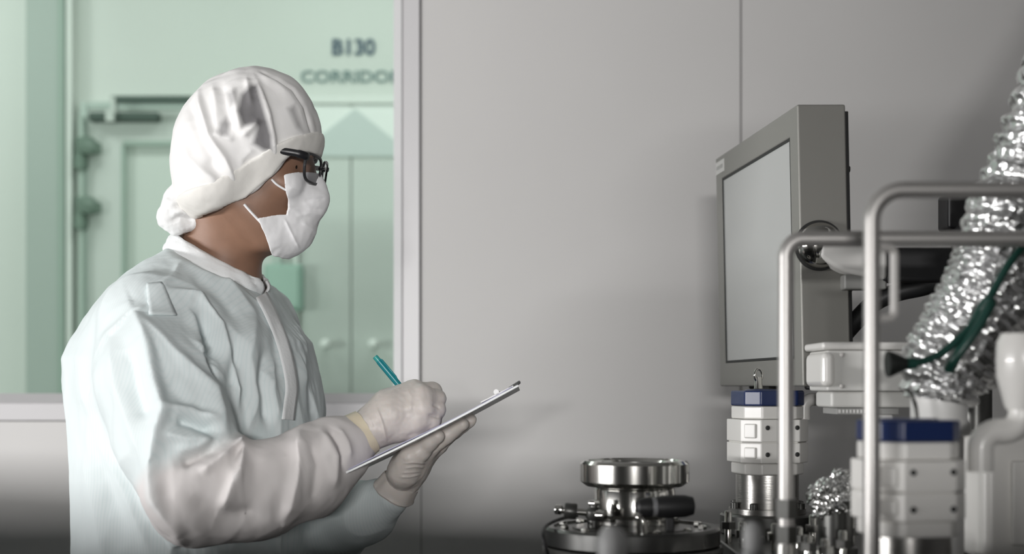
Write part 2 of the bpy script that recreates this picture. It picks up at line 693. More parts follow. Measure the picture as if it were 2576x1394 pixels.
# the double door marked B130 / CORRIDOR
d2 = bpy.data.objects.new('door_2', None)
C.objects.link(d2)
d2.matrix_basis = Matrix.Translation((cxx(886), YC, 0))
d2['kind'] = 'structure'
z_top = czz(268)
bm = bmesh.new()
box(bm, (cxx(758), YC - 0.03, 0.01), (cxx(885), YC, z_top))
obj('door_leaf', bm, M_door, d2, smooth=False, bevel=0.004)
bm = bmesh.new()
box(bm, (cxx(887), YC - 0.03, 0.01), (cxx(1014), YC, z_top))
obj('door_leaf', bm, M_door, d2, smooth=False, bevel=0.004)
bm = bmesh.new()
box(bm, (cxx(745), YC - 0.032, z_top + 0.002), (cxx(1027), YC, czz(246)))
box(bm, (cxx(745), YC - 0.05, 0), (cxx(756), YC, z_top + 0.002))
box(bm, (cxx(1016), YC - 0.05, 0), (cxx(1027), YC, z_top + 0.002))
obj('door_frame', bm, mat('door_header_paint', (0.78, 0.8, 0.77), 0.4), d2, smooth=False, bevel=0.005)
# pale panel and grey gable plate: lamplight and shade on the door as colour
obj('lit_door_panel', BX((cxx(770), YC - 0.034, czz(398)), (cxx(1002), YC - 0.0305, czz(276))), mat('door_light_pale', (0.86, 0.88, 0.86), 0.3), d2, smooth=False)
bm = bmesh.new()
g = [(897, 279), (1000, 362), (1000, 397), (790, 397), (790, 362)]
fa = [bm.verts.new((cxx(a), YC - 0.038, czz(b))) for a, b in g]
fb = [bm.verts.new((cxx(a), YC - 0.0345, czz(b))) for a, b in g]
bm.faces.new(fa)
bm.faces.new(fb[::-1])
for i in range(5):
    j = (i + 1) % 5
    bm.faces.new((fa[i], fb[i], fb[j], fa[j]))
obj('gable_shade', bm, mat('gable_shade_grey', (0.6, 0.65, 0.64), 0.5), d2, smooth=False)
for px in (826, 945):
    kb = obj('door_knob', LATHE([(0, 0.06), (0.008, 0.059), (0.0145, 0.054), (0.017, 0.045), (0.013, 0.032), (0.008, 0.025), (0.008, 0.0), (0, 0)], (cxx(px), YC - 0.03, czz(868)), axis=(0, -1, 0), n=24), mat('white_knob', (0.95, 0.96, 0.94), 0.2), d2)
    
def text_mesh(name, body, size, m, parent, X, Y, Z, width=None, extr=0.002, bold=0.0, align='LEFT'):
    cu = bpy.data.curves.new(name, 'FONT')
    cu.body = body
    cu.size = size
    cu.extrude = extr
    cu.offset = bold
    cu.align_x = align
    t = bpy.data.objects.new(name, cu)
    C.objects.link(t)
    bpy.context.view_layer.update()
    me = bpy.data.meshes.new_from_object(t.evaluated_get(bpy.context.evaluated_depsgraph_get()))
    bpy.data.objects.remove(t)
    xs = [v.co.x for v in me.vertices]
    s = width / (max(xs) - min(xs)) if width else 1
    x0 = min(xs)
    for v in me.vertices:
        v.co = Vector(((v.co.x - x0) * s + X, Y - v.co.z, v.co.y * 1.0 + Z))
    me.materials.clear()
    me.materials.append(m)
    o = bpy.data.objects.new(name, me)
    C.objects.link(o)
    if parent:
        o.parent = parent
        o.matrix_basis = parent_world(parent).inverted()
    return o

text_mesh('room_number', 'B130', (142 - 103) / FPX * YC / 0.70, M_ink, d2, cxx(836), YC - 0.003, czz(138), width=cxx(944) - cxx(836), bold=0.0016)
text_mesh('room_name', 'CORRIDOR', (207 - 178) / FPX * YC / 0.70, mat('sign_ink_pale', (0.2, 0.27, 0.27), 0.6), d2, cxx(757), YC - 0.003, czz(207), width=cxx(1012) - cxx(757), bold=0.001)
# small green wall box seen past the person's collar
wb = tag(obj('wall_box', BX((cxx(676), YC - 0.09, czz(785)), (cxx(770), YC - 0.036, czz(670))), mat('green_box', (0.36, 0.52, 0.45), 0.5), smooth=False, bevel=0.008),
         'green wall box in the corridor, seen through the glass just past the collar', 'wall box')
cv = obj('box_cover', BX((cxx(684), YC - 0.096, czz(777)), (cxx(762), YC - 0.0902, czz(678))), mat('green_box_cover', (0.4, 0.55, 0.48), 0.45), wb, smooth=False, bevel=0.003)

# =================================================================== lights
def area(name, loc, rot, sx, sy, power, col=(1, 1, 1), spread=180):
    l = bpy.data.lights.new(name, 'AREA')
    l.shape = 'RECTANGLE'
    l.size = sx
    l.size_y = sy
    l.energy = power
    l.color = col
    l.spread = math.radians(spread)
    o = bpy.data.objects.new(name, l)
    C.objects.link(o)
    o.location = loc
    o.rotation_euler = rot
    return o


# low key and fill strips, added outside the two added openings (the sills shade everything below them), and the corridor lamps
area('key_strip_left', (RX0 - 3.0, -1.2, 1.255), (0, math.radians(-90), 0), 0.23, 5.0, 360, (1, 0.99, 0.985))
area('fill_strip_front', (0.32, RY0 - 3.0, 1.50), (math.radians(90), 0, 0), 2.3, 0.12, 425, (1, 0.985, 0.97))
for i, (x, y) in enumerate(((-1.9, 3.7), (-0.2, 3.7))):
    area('corridor_lamp', (x, y, 2.88), (0, 0, 0), 1.2, 0.4, 10.6, (0.99, 1, 0.99))
w = bpy.data.worlds.new('World')
bpy.context.scene.world = w
w.use_nodes = True
w.node_tree.nodes['Background'].inputs['Color'].default_value = (0.8, 0.9, 1, 1)
w.node_tree.nodes['Background'].inputs['Strength'].default_value = 0.03

cam = bpy.data.cameras.new('camera')
cam.sensor_width = 36
cam.lens = FPX / 2576 * 36
cam.shift_y = (CY - 697) / 2576
cam.dof.use_dof = True
cam.dof.focus_distance = 2.03
cam.dof.aperture_fstop = 2.8
cam.clip_start = 0.05
co = bpy.data.objects.new('camera', cam)
C.objects.link(co)
co.location = (0, 0, CAMZ)
co.rotation_euler = (math.radians(90), 0, 0)
bpy.context.scene.camera = co
vs = bpy.context.scene.view_settings
vs.view_transform = 'Standard'
vs.look = 'None'
vs.gamma = 1
vs.use_curve_mapping = False
vs.exposure = 0.0

# =================================================================== the person
K0 = 2.07 / FPX                       # metres per frame pixel at the head
HPX = 627                             # head centre in the frame
A_HEAD = math.radians(6.5)
PITCH = math.radians(14)
HC = nat(HPX, 375, 2.07)
Rv = np.array([-math.sin(A_HEAD), -math.cos(A_HEAD), 0.0])            # person's right
F0 = np.array([math.cos(A_HEAD), -math.sin(A_HEAD), 0.0])
Fv = F0 * math.cos(PITCH) + np.array([0, 0, -math.sin(PITCH)])
Uv = F0 * math.sin(PITCH) + np.array([0, 0, math.cos(PITCH)])
HR = np.stack([Fv, -Rv, Uv], 1).astype(np.float32)                     # columns: forward, left, up


def hl(P):
    return (P - HC.astype(np.float32)) @ HR


def hw(x, y, z):
    return HC + Fv * x - Rv * y + Uv * z


def happ(P):
    """side-view coordinates of a point of the head, mirrored so both sides follow the same outline"""
    d = P - HC.astype(np.float32)
    s = d @ F0.astype(np.float32)
    l = np.abs(d @ Rv.astype(np.float32))
    return HPX + (0.95 * s - 0.30 * l) / K0, 375 - d[:, 2] / K0


def poly_sd(x, y, poly):
    """signed distance in px to a polygon, negative inside"""
    d = np.full(len(x), 1e9)
    ins = np.zeros(len(x), bool)
    n = len(poly)
    for i in range(n):
        ax, ay = poly[i]
        bx, by = poly[(i + 1) % n]
        dx, dy = bx - ax, by - ay
        t = np.clip(((x - ax) * dx + (y - ay) * dy) / (dx * dx + dy * dy), 0, 1)
        d = np.minimum(d, np.hypot(x - ax - t * dx, y - ay - t * dy))
        c = ((ay > y) != (by > y)) & (x < (bx - ax) * (y - ay) / ((by - ay) if by != ay else 1e-9) + ax)
        ins ^= c
    return np.where(ins, -d, d)


# ---- torso sections: (py, left px, right px, half width across the shoulders)
TH = math.radians(11)
TF = np.array([math.cos(TH), -math.sin(TH), 0.0])
TR = np.array([-math.sin(TH), -math.cos(TH), 0.0])
TY = 2.10
KT = TY / FPX
ST = [(600, 470, 650, .062), (638, 437, 662, .075), (690, 365, 675, .125), (733, 293, 692, .165), (781, 255, 730, .19), (805, 238, 742, .198), (859, 208, 778, .207),
      (905, 189, 788, .212), (943, 193, 796, .214), (1038, 198, 808, .215), (1218, 206, 810, .216), (1394, 216, 802, .218),
      (1700, 215, 815, .225), (2000, 200, 830, .235)]
st = []
for py, xl, xr, a in ST:
    h = (xr - xl) / 2 * KT
    b = math.sqrt(max(h * h - (0.4 * a) ** 2, 0.0016)) / 0.917
    c = nat((xl + xr) / 2, py, TY)
    st.append((c[2], c[0], c[1], a, b))
st = np.array(st[::-1])


def torso(P, grow=0.0, slim=1.0):
    z = P[:, 2]
    cx, cy, a, b = [np.interp(z, st[:, 0], st[:, i]) for i in (1, 2, 3, 4)]
    q = np.stack([P[:, 0] - cx, P[:, 1] - cy], 1)
    u = q @ TF[:2]
    v = q @ TR[:2]
    a = a * slim + grow
    b = b * slim + grow
    p = 2.3
    k = (np.abs(u / b) ** p + np.abs(v / a) ** p) ** (1 / p)
    d = (k - 1) * np.minimum(a, b)
    return np.maximum(d * 0.9, np.maximum(st[0, 0] - z, z - st[-1, 0]))


SH = nat(376, 806, 1.935)
ARM_R = [SH, nat(392, 945, 1.895), nat(432, 1085, 1.865), nat(497, 1238, 1.85), nat(640, 1236, 1.868), nat(775, 1186, 1.91), nat(842, 1140, 1.935), nat(900, 1108, 1.953)]
RAD_R = [.057, .074, .074, .067, .060, .0575, .043, .027]
ARM_L = [nat(600, 815, 2.27), nat(655, 1120, 2.29), nat(690, 1375, 2.22), nat(830, 1340, 2.12), nat(915, 1292, 2.07), nat(985, 1246, 2.028)]
RAD_L = [.072, .066, .060, .050, .043, .029]

# ---- gloves
def glove_r(P, s=1.0):
    W = nat(918, 1092, 1.955)
    d = s_cone(P, W, nat(985, 1040, 1.958), .029 * s, .034 * s)
    mc = [nat(1040, 985, 1.968), nat(1062, 998, 1.95), nat(1064, 1028, 1.945), nat(1050, 1060, 1.948)]
    for i, m in enumerate(mc):
        d = smin(d, s_cone(P, nat(985 - 8 * i, 1020 + 14 * i, 1.965), m, .021 * s, (.0165 if i < 3 else .0155) * s), .012)
    d = smin(d, s_cone(P, nat(975, 1080, 1.962), nat(1035, 1078, 1.956), .020 * s, .016 * s), .012)
    d = smin(d, s_cone(P, nat(975, 1030, 1.98), nat(1040, 1010, 1.99), .022 * s, .016 * s), .012)
    fin = [
        ([mc[0], nat(1088, 983, 1.985), nat(1094, 1022, 2.008), nat(1082, 1056, 2.012)], [.0145, .0120, .0105, .0088]),
        ([mc[1], nat(1098, 1003, 1.966), nat(1098, 1040, 1.992), nat(1080, 1062, 2.0)], [.0150, .0122, .0108, .009]),
        ([mc[2], nat(1099, 1030, 1.958), nat(1090, 1060, 1.978), nat(1066, 1070, 1.99)], [.0145, .0118, .0104, .009]),
        ([mc[3], nat(1087, 1058, 1.952), nat(1076, 1080, 1.968), nat(1052, 1086, 1.98)], [.0135, .0108, .0096, .0085]),
        ([nat(965, 1040, 1.99), nat(1012, 1004, 2.008), nat(1058, 1016, 2.02), nat(1080, 1048, 2.02)], [.017, .0135, .0115, .009]),
    ]
    for pts, rad in fin:
        e = s_chain(P, pts, [r * s for r in rad], .004)
        d = smin(d, e, .0045)
    return d


def glove_l(P, s=1.0):
    W = nat(1000, 1226, 2.015)
    d = s_cone(P, W, nat(1030, 1180, 2.01), .0255 * s, .027 * s)
    mc = [nat(1056, 1136, 1.972), nat(1078, 1128, 1.992), nat(1094, 1120, 2.012), nat(1102, 1116, 2.034)]
    for i, m in enumerate(mc):
        d = smin(d, s_cone(P, nat(1022 + 4 * i, 1180 - 2 * i, 1.992 + .012 * i), m, .021 * s, .0145 * s), .012)
    d = smin(d, s_cone(P, nat(1012, 1190, 1.985), nat(1030, 1148, 1.968), .021 * s, .0145 * s), .01)
    fin = [
        ([mc[0], nat(1080, 1113, 1.962), nat(1102, 1098, 1.955)], [.0135, .0112, .0092]),
        ([mc[1], nat(1122, 1095, 1.980), nat(1162, 1069, 1.972)], [.0145, .0118, .0094]),
        ([mc[2], nat(1142, 1082, 2.004), nat(1182, 1058, 2.0)], [.0145, .012, .0096]),
        ([mc[3], nat(1140, 1082, 2.03), nat(1176, 1061, 2.026)], [.0140, .0116, .0094]),
        ([nat(1025, 1180, 2.03), nat(1046, 1150, 2.07), nat(1072, 1118, 2.088), nat(1095, 1103, 2.092)], [.017, .0135, .0115, .0095]),
    ]
    for pts, rad in fin:
        d = smin(d, s_chain(P, pts, [r * s for r in rad], .004), .0045)
    return d


# ---- head and neck
COLC = nat(540, 690, 2.095)
NECK0 = nat(572, 690, 2.10)


def head(P):
    q = hl(P)
    d = s_ell(q, (-.006, 0, .018), (.097, .075, .088))
    d = smin(d, s_ell(q, (.036, 0, -.05), (.058, .060, .085)), .03)
    d = smin(d, s_cone(q, (.058, 0, -.104), (.073, 0, -.106), .028, .024), .03)
    for s in (-1, 1):
        d = smin(d, s_cone(q, (.008, s * .052, -.078), (.06, s * .022, -.114), .018, .02), .025)   # jaw line
        d = smin(d, s_ell(q, (.074, s * .034, -.04), (.02, .02, .016)), .02)      # cheek bone
        d = smax(d, -s_ell(q, (.110, s * .031, -.014), (.019, .016, .009)), .012)      # eye socket
        # ear with a raised rim
        e = s_ell(q, (-.008, s * .079, -.028), (.018, .006, .031))
        e = smax(e, -s_ell(q, (-.005, s * .088, -.026), (.010, .007, .020)), .006)
        d = smin(d, e, .008)
    d = smin(d, s_cone(q, (.092, 0, -.006), (.113, 0, -.043), .008, .012), .014)           # nose
    for s in (-1, 1):
        d = smin(d, s_ell(q, (.100, s * .013, -.047), (.011, .008, .008)), .008)
    d = smin(d, s_ell(q, (.092, 0, -.078), (.012, .024, .006)), .008)                        # lips
    d = smin(d, s_ell(q, (.090, 0, -.088), (.012, .020, .006)), .008)
    nk = s_cone(P, hw(-.030, 0, -.045), NECK0, .048, .050)
    nk = smin(nk, s_cone(P, hw(-.058, 0, -.03), nat(530, 690, 2.11), .034, .04), .02)
    d = smin(d, nk, .03)
    # sternomastoid cords
    for s in (-1, 1):
        d = smin(d, s_cone(P, hw(-.022, s * .05, -.06), nat(608, 715, 2.10 - s * 0.02), .014, .013), .02)
    return d


def body(P):
    d = head(P)
    d = smin(d, np.maximum(torso(P, -.02, .93), P[:, 2] - COLC[2] + .02), .02)
    d = smin(d, s_chain(P, ARM_R, [r * .68 for r in RAD_R], .02), .02)
    d = smin(d, s_chain(P, ARM_L, [r * .68 for r in RAD_L], .02), .02)
    d = smin(d, glove_r(P, .86) + .0008, .008)
    d = smin(d, glove_l(P, .86) + .0008, .008)
    return d


skin = mat('skin', (0.26, 0.145, 0.095), 0.5, noise=0.06, nscale=40, sss=0.1, bump=0.05, bscale=400)
bv, bf = surface(body, (-.78, 1.75, .72), (-.03, 2.42, 1.72), .0035)
bv = relax(bv, bf, 1)
person = obj('person', (bv, bf), skin)
tag(person, 'person in white cleanroom gown, hood, mask and glasses writing on a clipboard', 'person')

# ---- gown
def gown_sdf(P):
    d = torso(P)
    # shoulder yoke
    d = smin(d, s_cone(P, nat(480, 700, 2.12), nat(380, 800, 1.95), .046, .054), .04)
    d = smin(d, s_cone(P, nat(560, 715, 2.12), nat(640, 815, 2.26), .046, .056), .04)
    ar = s_chain(P, ARM_R, RAD_R, .02)
    d = smin(d, ar, .022)
    al = s_chain(P, ARM_L, RAD_L, .02)
    d = smin(d, al, .02)
    # open neck
    d = smax(d, -s_cone(P, nat(568, 600, 2.09), nat(572, 705, 2.10), .060, .058), .006)
    d = smax(d, -s_cone(P, nat(662, 690, 2.085), nat(620, 690, 2.09), .012, .03), .006)
    # the cloth stops under the stand collar
    u = (P[:, :2] - COLC[:2].astype(np.float32)) @ TF[:2].astype(np.float32)
    d = smax(d, P[:, 2] - (COLC[2] + .010 - .46 * u), .004)
    # hollow hem and cuffs
    d = smax(d, st[0, 0] + .01 - P[:, 2], .004)
    return d


gv, gf = surface(gown_sdf, (-.80, 1.72, .62), (-.08, 2.46, 1.50), .0028)
gv = relax(gv, gf, 2)
gv = crumple(gv, gf, .0035, 9.0, 3, (1, 1, .55))
gv = crumple(gv, gf, .0012, 30.0, 9, (1, 1, .6))
arm_ax = ARM_R[4] - ARM_R[1]
gv = wrinkle(gv, gf, .006, 11, 4, (1, 1, .45))
near = [  # sleeve facing the viewer
    ([(341, 785), (371, 859), (389, 943), (413, 1038), (400, 1085), (396, 1158), (404, 1248), (449, 1337)], .020, 30, 1),
    ([(347, 790), (431, 885), (533, 985), (563, 1095)], .014, 22),
    ([(420, 960), (470, 1010), (520, 1040)], -.007, 24),
    ([(280, 860), (290, 960), (335, 1080), (372, 1160)], .006, 20),
    ([(330, 880), (345, 970), (372, 1060)], -.010, 22),
    ([(443, 1056), (490, 1066), (538, 1084)], -.016, 13),
    ([(405, 1028), (480, 1030), (545, 1062)], .012, 15),
    ([(410, 1090), (470, 1105), (530, 1106)], .010, 16),
    ([(455, 1166), (505, 1146), (556, 1116)], -.017, 14),
    ([(440, 1130), (490, 1130), (540, 1104)], .006, 10),
    ([(569, 1112), (610, 1136), (590, 1200), (552, 1280)], .014, 20, -1),
    ([(500, 1190), (550, 1160), (600, 1110)], .010, 14),
    ([(640, 1130), (650, 1220), (610, 1320)], -.007, 28),
    ([(752, 1085), (748, 1164), (712, 1307)], .014, 22, -1),
    ([(778, 1110), (800, 1170), (790, 1270)], -.007, 15),
    ([(806, 1085), (842, 1150), (836, 1230)], .008, 15),
    ([(826, 1075), (858, 1120), (862, 1180)], -.006, 9),
    ([(852, 1080), (872, 1115), (880, 1150)], .005, 9),
    ([(430, 1290), (520, 1345), (640, 1350)], .003, 22),
    ([(480, 1250), (560, 1300), (680, 1300)], -.006, 24),
]
gv = folds(gv, gf, near, (1.70, 1.965))
seam_arm = [(392, 768), (335, 800), (282, 848), (248, 905), (238, 965)]
chest = [
    (seam_arm, -.005, 5),
    ([(405, 752), (330, 790), (270, 842), (235, 900)], .004, 10),
    ([(420, 730), (500, 745), (556, 820), (585, 930), (596, 1040)], .013, 20, 1),
    ([(505, 800), (528, 880), (540, 985), (552, 1060)], -.016, 16),
    ([(470, 780), (500, 850), (520, 930)], .008, 14),
    ([(640, 790), (625, 900), (644, 1000), (620, 1080)], .009, 22),
    ([(672, 880), (655, 960), (676, 1070)], -.009, 14),
    ([(692, 900), (684, 980), (700, 1060)], .006, 12),
    ([(690, 800), (700, 880), (690, 960)], -.005, 16),
    ([(740, 800), (765, 880), (765, 980)], .007, 15),
    ([(770, 900), (785, 980), (790, 1060)], -.006, 11),
    ([(590, 860), (572, 980), (590, 1090)], -.008, 15),
    ([(455, 660), (440, 690), (400, 722)], .004, 9),
    ([(560, 690), (600, 740), (640, 800)], .006, 14),
    ([(480, 690), (540, 730), (600, 800)], -.005, 16),
]
gv = folds(gv, gf, chest, (1.86, 2.5))
back = [
    ([(200, 905), (215, 1000), (250, 1120), (330, 1270), (380, 1390)], .008, 24),
    ([(215, 1000), (260, 1160), (300, 1300)], -.006, 26),
    ([(210, 1150), (240, 1280), (260, 1400)], .005, 20),
    ([(330, 1180), (400, 1310), (470, 1390)], -.008, 20),
]
gv = folds(gv, gf, back, (1.88, 2.5))
gv = relax(gv, gf, 1, .3)


def cloth_mat(name, col, stripe, sheer=0.0):
    m = mat(name, col, 0.85, spec=0.15)
    nt = m.node_tree
    b = nt.nodes['Principled BSDF']
    tc = nt.nodes.new('ShaderNodeTexCoord')
    mp = nt.nodes.new('ShaderNodeMapping')
    mp.inputs['Rotation'].default_value = (0, 0, math.radians(35))
    nt.links.new(tc.outputs['Object'], mp.inputs['Vector'])
    wv = nt.nodes.new('ShaderNodeTexWave')
    wv.wave_profile = 'SIN'
    wv.bands_direction = 'X'
    wv.inputs['Scale'].default_value = 75
    wv.inputs['Distortion'].default_value = 0.0
    wv.inputs['Detail'].default_value = 1
    nt.links.new(mp.outputs['Vector'], wv.inputs['Vector'])
    cr = nt.nodes.new('ShaderNodeValToRGB')
    cr.color_ramp.elements[0].position = 0.0
    cr.color_ramp.elements[0].color = (*stripe, 1)
    cr.color_ramp.elements[1].position = 0.45
    cr.color_ramp.elements[1].color = (*col, 1)
    nt.links.new(wv.outputs['Fac'], cr.inputs['Fac'])
    nt.links.new(cr.outputs['Color'], b.inputs['Base Color'])
    n = nt.nodes.new('ShaderNodeTexNoise')
    n.inputs['Scale'].default_value = 120
    nt.links.new(tc.outputs['Object'], n.inputs['Vector'])
    bp = nt.nodes.new('ShaderNodeBump')
    bp.inputs['Strength'].default_value = 0.12
    bp.inputs['Distance'].default_value = 0.002
    nt.links.new(n.outputs['Fac'], bp.inputs['Height'])
    nt.links.new(bp.outputs['Normal'], b.inputs['Normal'])
    return m


M_gown = cloth_mat('gown_cloth', (0.745, 0.805, 0.81), (0.70, 0.775, 0.78))
M_cloth = mat('white_cloth', (0.84, 0.84, 0.84), 0.85, spec=0.15, bump=0.15, bscale=150)
M_trim = mat('gown_trim_cloth', (0.84, 0.855, 0.86), 0.85, spec=0.15, bump=0.3, bscale=220)
gown = obj('gown', (gv, gf), M_gown, person)
# the unlined forearm cloth is a warmer, greyer white than the body of the gown
G32 = gv.astype(np.float32)
dfa = s_chain(G32, ARM_R[3:], RAD_R[3:])
dup = np.minimum(s_chain(G32, ARM_R[:3], RAD_R[:3]), torso(G32))
wf = np.clip((np.minimum(dup, .03) - dfa + .006) / .02, 0, 1)
ga_ = gown.data.attributes.new('forearm_cloth', 'FLOAT', 'POINT')
ga_.data.foreach_set('value', wf.astype(np.float32))
nt = M_gown.node_tree
an = nt.nodes.new('ShaderNodeAttribute')
an.attribute_name = 'forearm_cloth'
mxc = nt.nodes.new('ShaderNodeMix')
mxc.data_type = 'RGBA'
mxc.inputs[7].default_value = (0.76, 0.725, 0.715, 1)
pb_ = nt.nodes['Principled BSDF']
nt.links.new(pb_.inputs['Base Color'].links[0].from_socket, mxc.inputs[6])
nt.links.new(an.outputs['Fac'], mxc.inputs[0])
nt.links.new(mxc.outputs[2], pb_.inputs['Base Color'])
gb = bvh_of(gv, gf)


def patch(name, quad_rows, m, parent, push=.0015, thick=.0022, bvh=None, smooth_y=0):
    """thin cloth piece laid onto the surface; quad_rows: rows of (px,py) points"""
    bm = bmesh.new()
    rows = []
    for r in quad_rows:
        rr = []
        for px, py in r:
            h, n = cast(bvh or gb, px, py, push)
            rr.append(h)
        rows.append(rr)
    # fill misses from the neighbour above
    for i, r in enumerate(rows):
        for j, h in enumerate(r):
            if h is None:
                rows[i][j] = rows[i - 1][j] if i else Vector(at(*quad_rows[i][j], 2.0))
    for _ in range(smooth_y):
        new = [list(r) for r in rows]
        for i in range(1, len(rows) - 1):
            for j in range(len(rows[i])):
                a = (rows[i - 1][j].y + rows[i][j].y * 2 + rows[i + 1][j].y) / 4
                p = rows[i][j]
                new[i][j] = Vector((p.x / p.y * a, a, CAMZ + (p.z - CAMZ) / p.y * a))
        rows = new
    V = [[bm.verts.new(p) for p in r] for r in rows]
    for a, b in zip(V[:-1], V[1:]):
        for j in range(len(a) - 1):
            bm.faces.new((a[j], a[j + 1], b[j + 1], b[j]))
    return obj(name, bm, m, parent, solid=thick)


def strip_rows(center, half, n=40, m=5, lean=0.0):
    c = catmull([(x, y, 0) for x, y in center], 10)
    rows = []
    for i in range(len(c)):
        a = c[max(i - 1, 0)]
        b = c[min(i + 1, len(c) - 1)]
        t = (b - a).normalized()
        nx, ny = -t.y, t.x
        rows.append([(c[i].x + nx * half * (1 - 2 * j / m), c[i].y + ny * half * (1 - 2 * j / m)) for j in range(m + 1)])
    return rows


patch('placket', strip_rows([(655, 745), (682, 800), (706, 860), (722, 920), (730, 975), (725, 1020), (721, 1056)], 15), M_trim, gown, .0025, .002, smooth_y=6)
q = []
for i in range(13):
    t = i / 12
    l = (368 + 6 * t, 716 + 78 * t)
    r = (408 + 34 * t, 712 + 84 * t)
    q.append([(l[0] + (r[0] - l[0]) * j / 6, l[1] + (r[1] - l[1]) * j / 6) for j in range(7)])
patch('shoulder_tab', q, M_gown, gown, .002, .002, smooth_y=3)

# stand collar: tilted elliptical band with an open front
def collar_ring(cpx, cpy, L, Wd, drop, n, a0):
    c = nat(cpx, cpy, 2.095)
    out = []
    for i in range(n + 1):
        a = a0 + (2 * PI - 2 * a0) * i / n
        u, v = math.cos(a), math.sin(a)
        out.append(c + TF * L * u + TR * Wd * v - np.array([0, 0, 1]) * drop * u)
    return out


bm = bmesh.new()
NR = 96
rows = []
for t in np.linspace(0, 1, 9):
    top = collar_ring(557, 645, .0670, .0600, .037, NR, .27)
    bot = collar_ring(541, 690, .0730, .0720, .031, NR, .05)
    bulge = math.sin(PI * t) * .004
    r = []
    for i, (p, qv) in enumerate(zip(top, bot)):
        w = p * (1 - t) + qv * t
        cc = nat(548, 668, 2.095)
        d = w - cc
        d[2] = 0
        w = w + d / np.linalg.norm(d) * (bulge + .0008 * math.sin(i * 0.9 + 3 * t) + .0012 * math.sin(t * 34) * .5 + .0022 * mnoise.noise(Vector((i * .25, t * 3, 0))))
        r.append(bm.verts.new(Vector(w)))
    rows.append(r)
for a, b in zip(rows[:-1], rows[1:]):
    for i in range(NR):
        bm.faces.new((a[i], a[i + 1], b[i + 1], b[i]))
collar = obj('collar', bm, M_trim, gown, solid=.004)

# ---- gloves over the hands
M_glove = mat('glove_latex', (0.70, 0.645, 0.605), 0.45, noise=0.04, nscale=30, bump=0.12, bscale=90, sss=0.15)
M_cuff = mat('glove_cuff', (0.80, 0.71, 0.54), 0.45, sss=0.1)
rv, rf = surface(glove_r, (-.26, 1.88, 1.13), (-.075, 2.08, 1.29), .0013)
rv = relax(rv, rf, 1)
rv = crumple(rv, rf, .0012, 45, 1)
rv = folds(rv, rf, [([(948, 1028), (962, 1065), (972, 1110)], .0022, 3.5), ([(930, 1052), (938, 1075)], .0012, 3), ([(1022, 975), (1036, 1000), (1030, 1040)], .0012, 8),
                    ([(1010, 1100), (1060, 1090), (1098, 1062)], -.001, 6), ([(1088, 1018), (1102, 1024), (1107, 1030)], -.0018, 3.5), ([(1078, 1044), (1094, 1048), (1104, 1050)], -.0018, 3.5)])
glr = obj('glove', (rv, rf), M_glove, person)
lv, lf = surface(glove_l, (-.19, 1.89, 1.07), (-.03, 2.15, 1.24), .0013)
lv = relax(lv, lf, 1)
lv = crumple(lv, lf, .0010, 45, 5)
lv = folds(lv, lf, [([(1014, 1166), (1040, 1163), (1072, 1166)], .0016, 2.6), ([(1018, 1178), (1042, 1174), (1068, 1176)], .0014, 2.6), ([(1010, 1190), (1034, 1188), (1060, 1186)], .0013, 2.6),
                    ([(1006, 1200), (1030, 1200), (1056, 1194)], .0016, 2.6)])
gll = obj('glove', (lv, lf), M_glove, person)


def cuff(a, b, r0, r1, parent, m, axis_pts=None):
    """rolled glove cuff: a short flared tube with a bead"""
    ax = Vector(b - a)
    L = ax.length
    bm = LATHE([(r1 * .99, L * .25), (r1 * .985, 0), (r1, -.001), (r1 + .002, -.0025), (r1 + .003, 0.0), (r1 + .002, .0022), (r1 + .0008, .006), (r0 + .0012, L), (r0, L)], a, ax, 56, cap=False)
    for v in bm.verts:
        k = mnoise.noise(v.co * 55) * .0022 + mnoise.noise(v.co * 160) * .0006
        v.co += (v.co - Vector(a)).normalized() * k
    return obj('cuff', bm, m, parent)


cuff(nat(878, 1112, 1.95), nat(925, 1084, 1.956), .0305, .0345, glr, M_cuff)
cuff(nat(992, 1240, 2.02), nat(1010, 1210, 2.013), .0262, .0285, gll, M_glove)
# sleeve rib pulled over the wrist
# ---- hood
CUTL = [(1000, 392), (812, 394), (758, 397), (730, 402), (708, 425), (681, 460), (617, 514), (552, 540), (500, 555), (470, 566), (400, 590), (200, 640)]


def hood_outer(P):
    d = s_ell(P, nat(658, 333, 2.06), (.084, .094, .0900))
    d = smin(d, s_ell(P, nat(575, 378, 2.073), (.075, .094, .079)), .03)
    d = smin(d, s_ell(P, nat(514, 412, 2.08), (.043, .070, .048)), .03)
    d = smin(d, s_ell(P, nat(556, 480, 2.07), (.062, .097, .050)), .03)
    d = smin(d, head_hull(P) - .005, .015)
    return d


def head_hull(P):
    q = hl(P)
    d = s_ell(q, (-.006, 0, .018), (.097, .078, .088))
    d = smin(d, s_ell(q, (.036, 0, -.05), (.057, .062, .085)), .03)
    for s in (-1, 1):
        d = smin(d, s_ell(q, (-.008, s * .076, -.028), (.022, .012, .034)), .02)
    return d


def cut_g(P, pl):
    x, y = happ(P)
    ly = np.interp(x, [p[0] for p in pl[::-1]], [p[1] for p in pl[::-1]])
    return (y - ly) * K0 * .75


def hood_sdf(P):
    d = hood_outer(P)
    d = smax(d, cut_g(P, CUTL), .003)
    inner = np.minimum(head_hull(P) + .0005, head(P) - .001)
    return np.maximum(d, -inner)


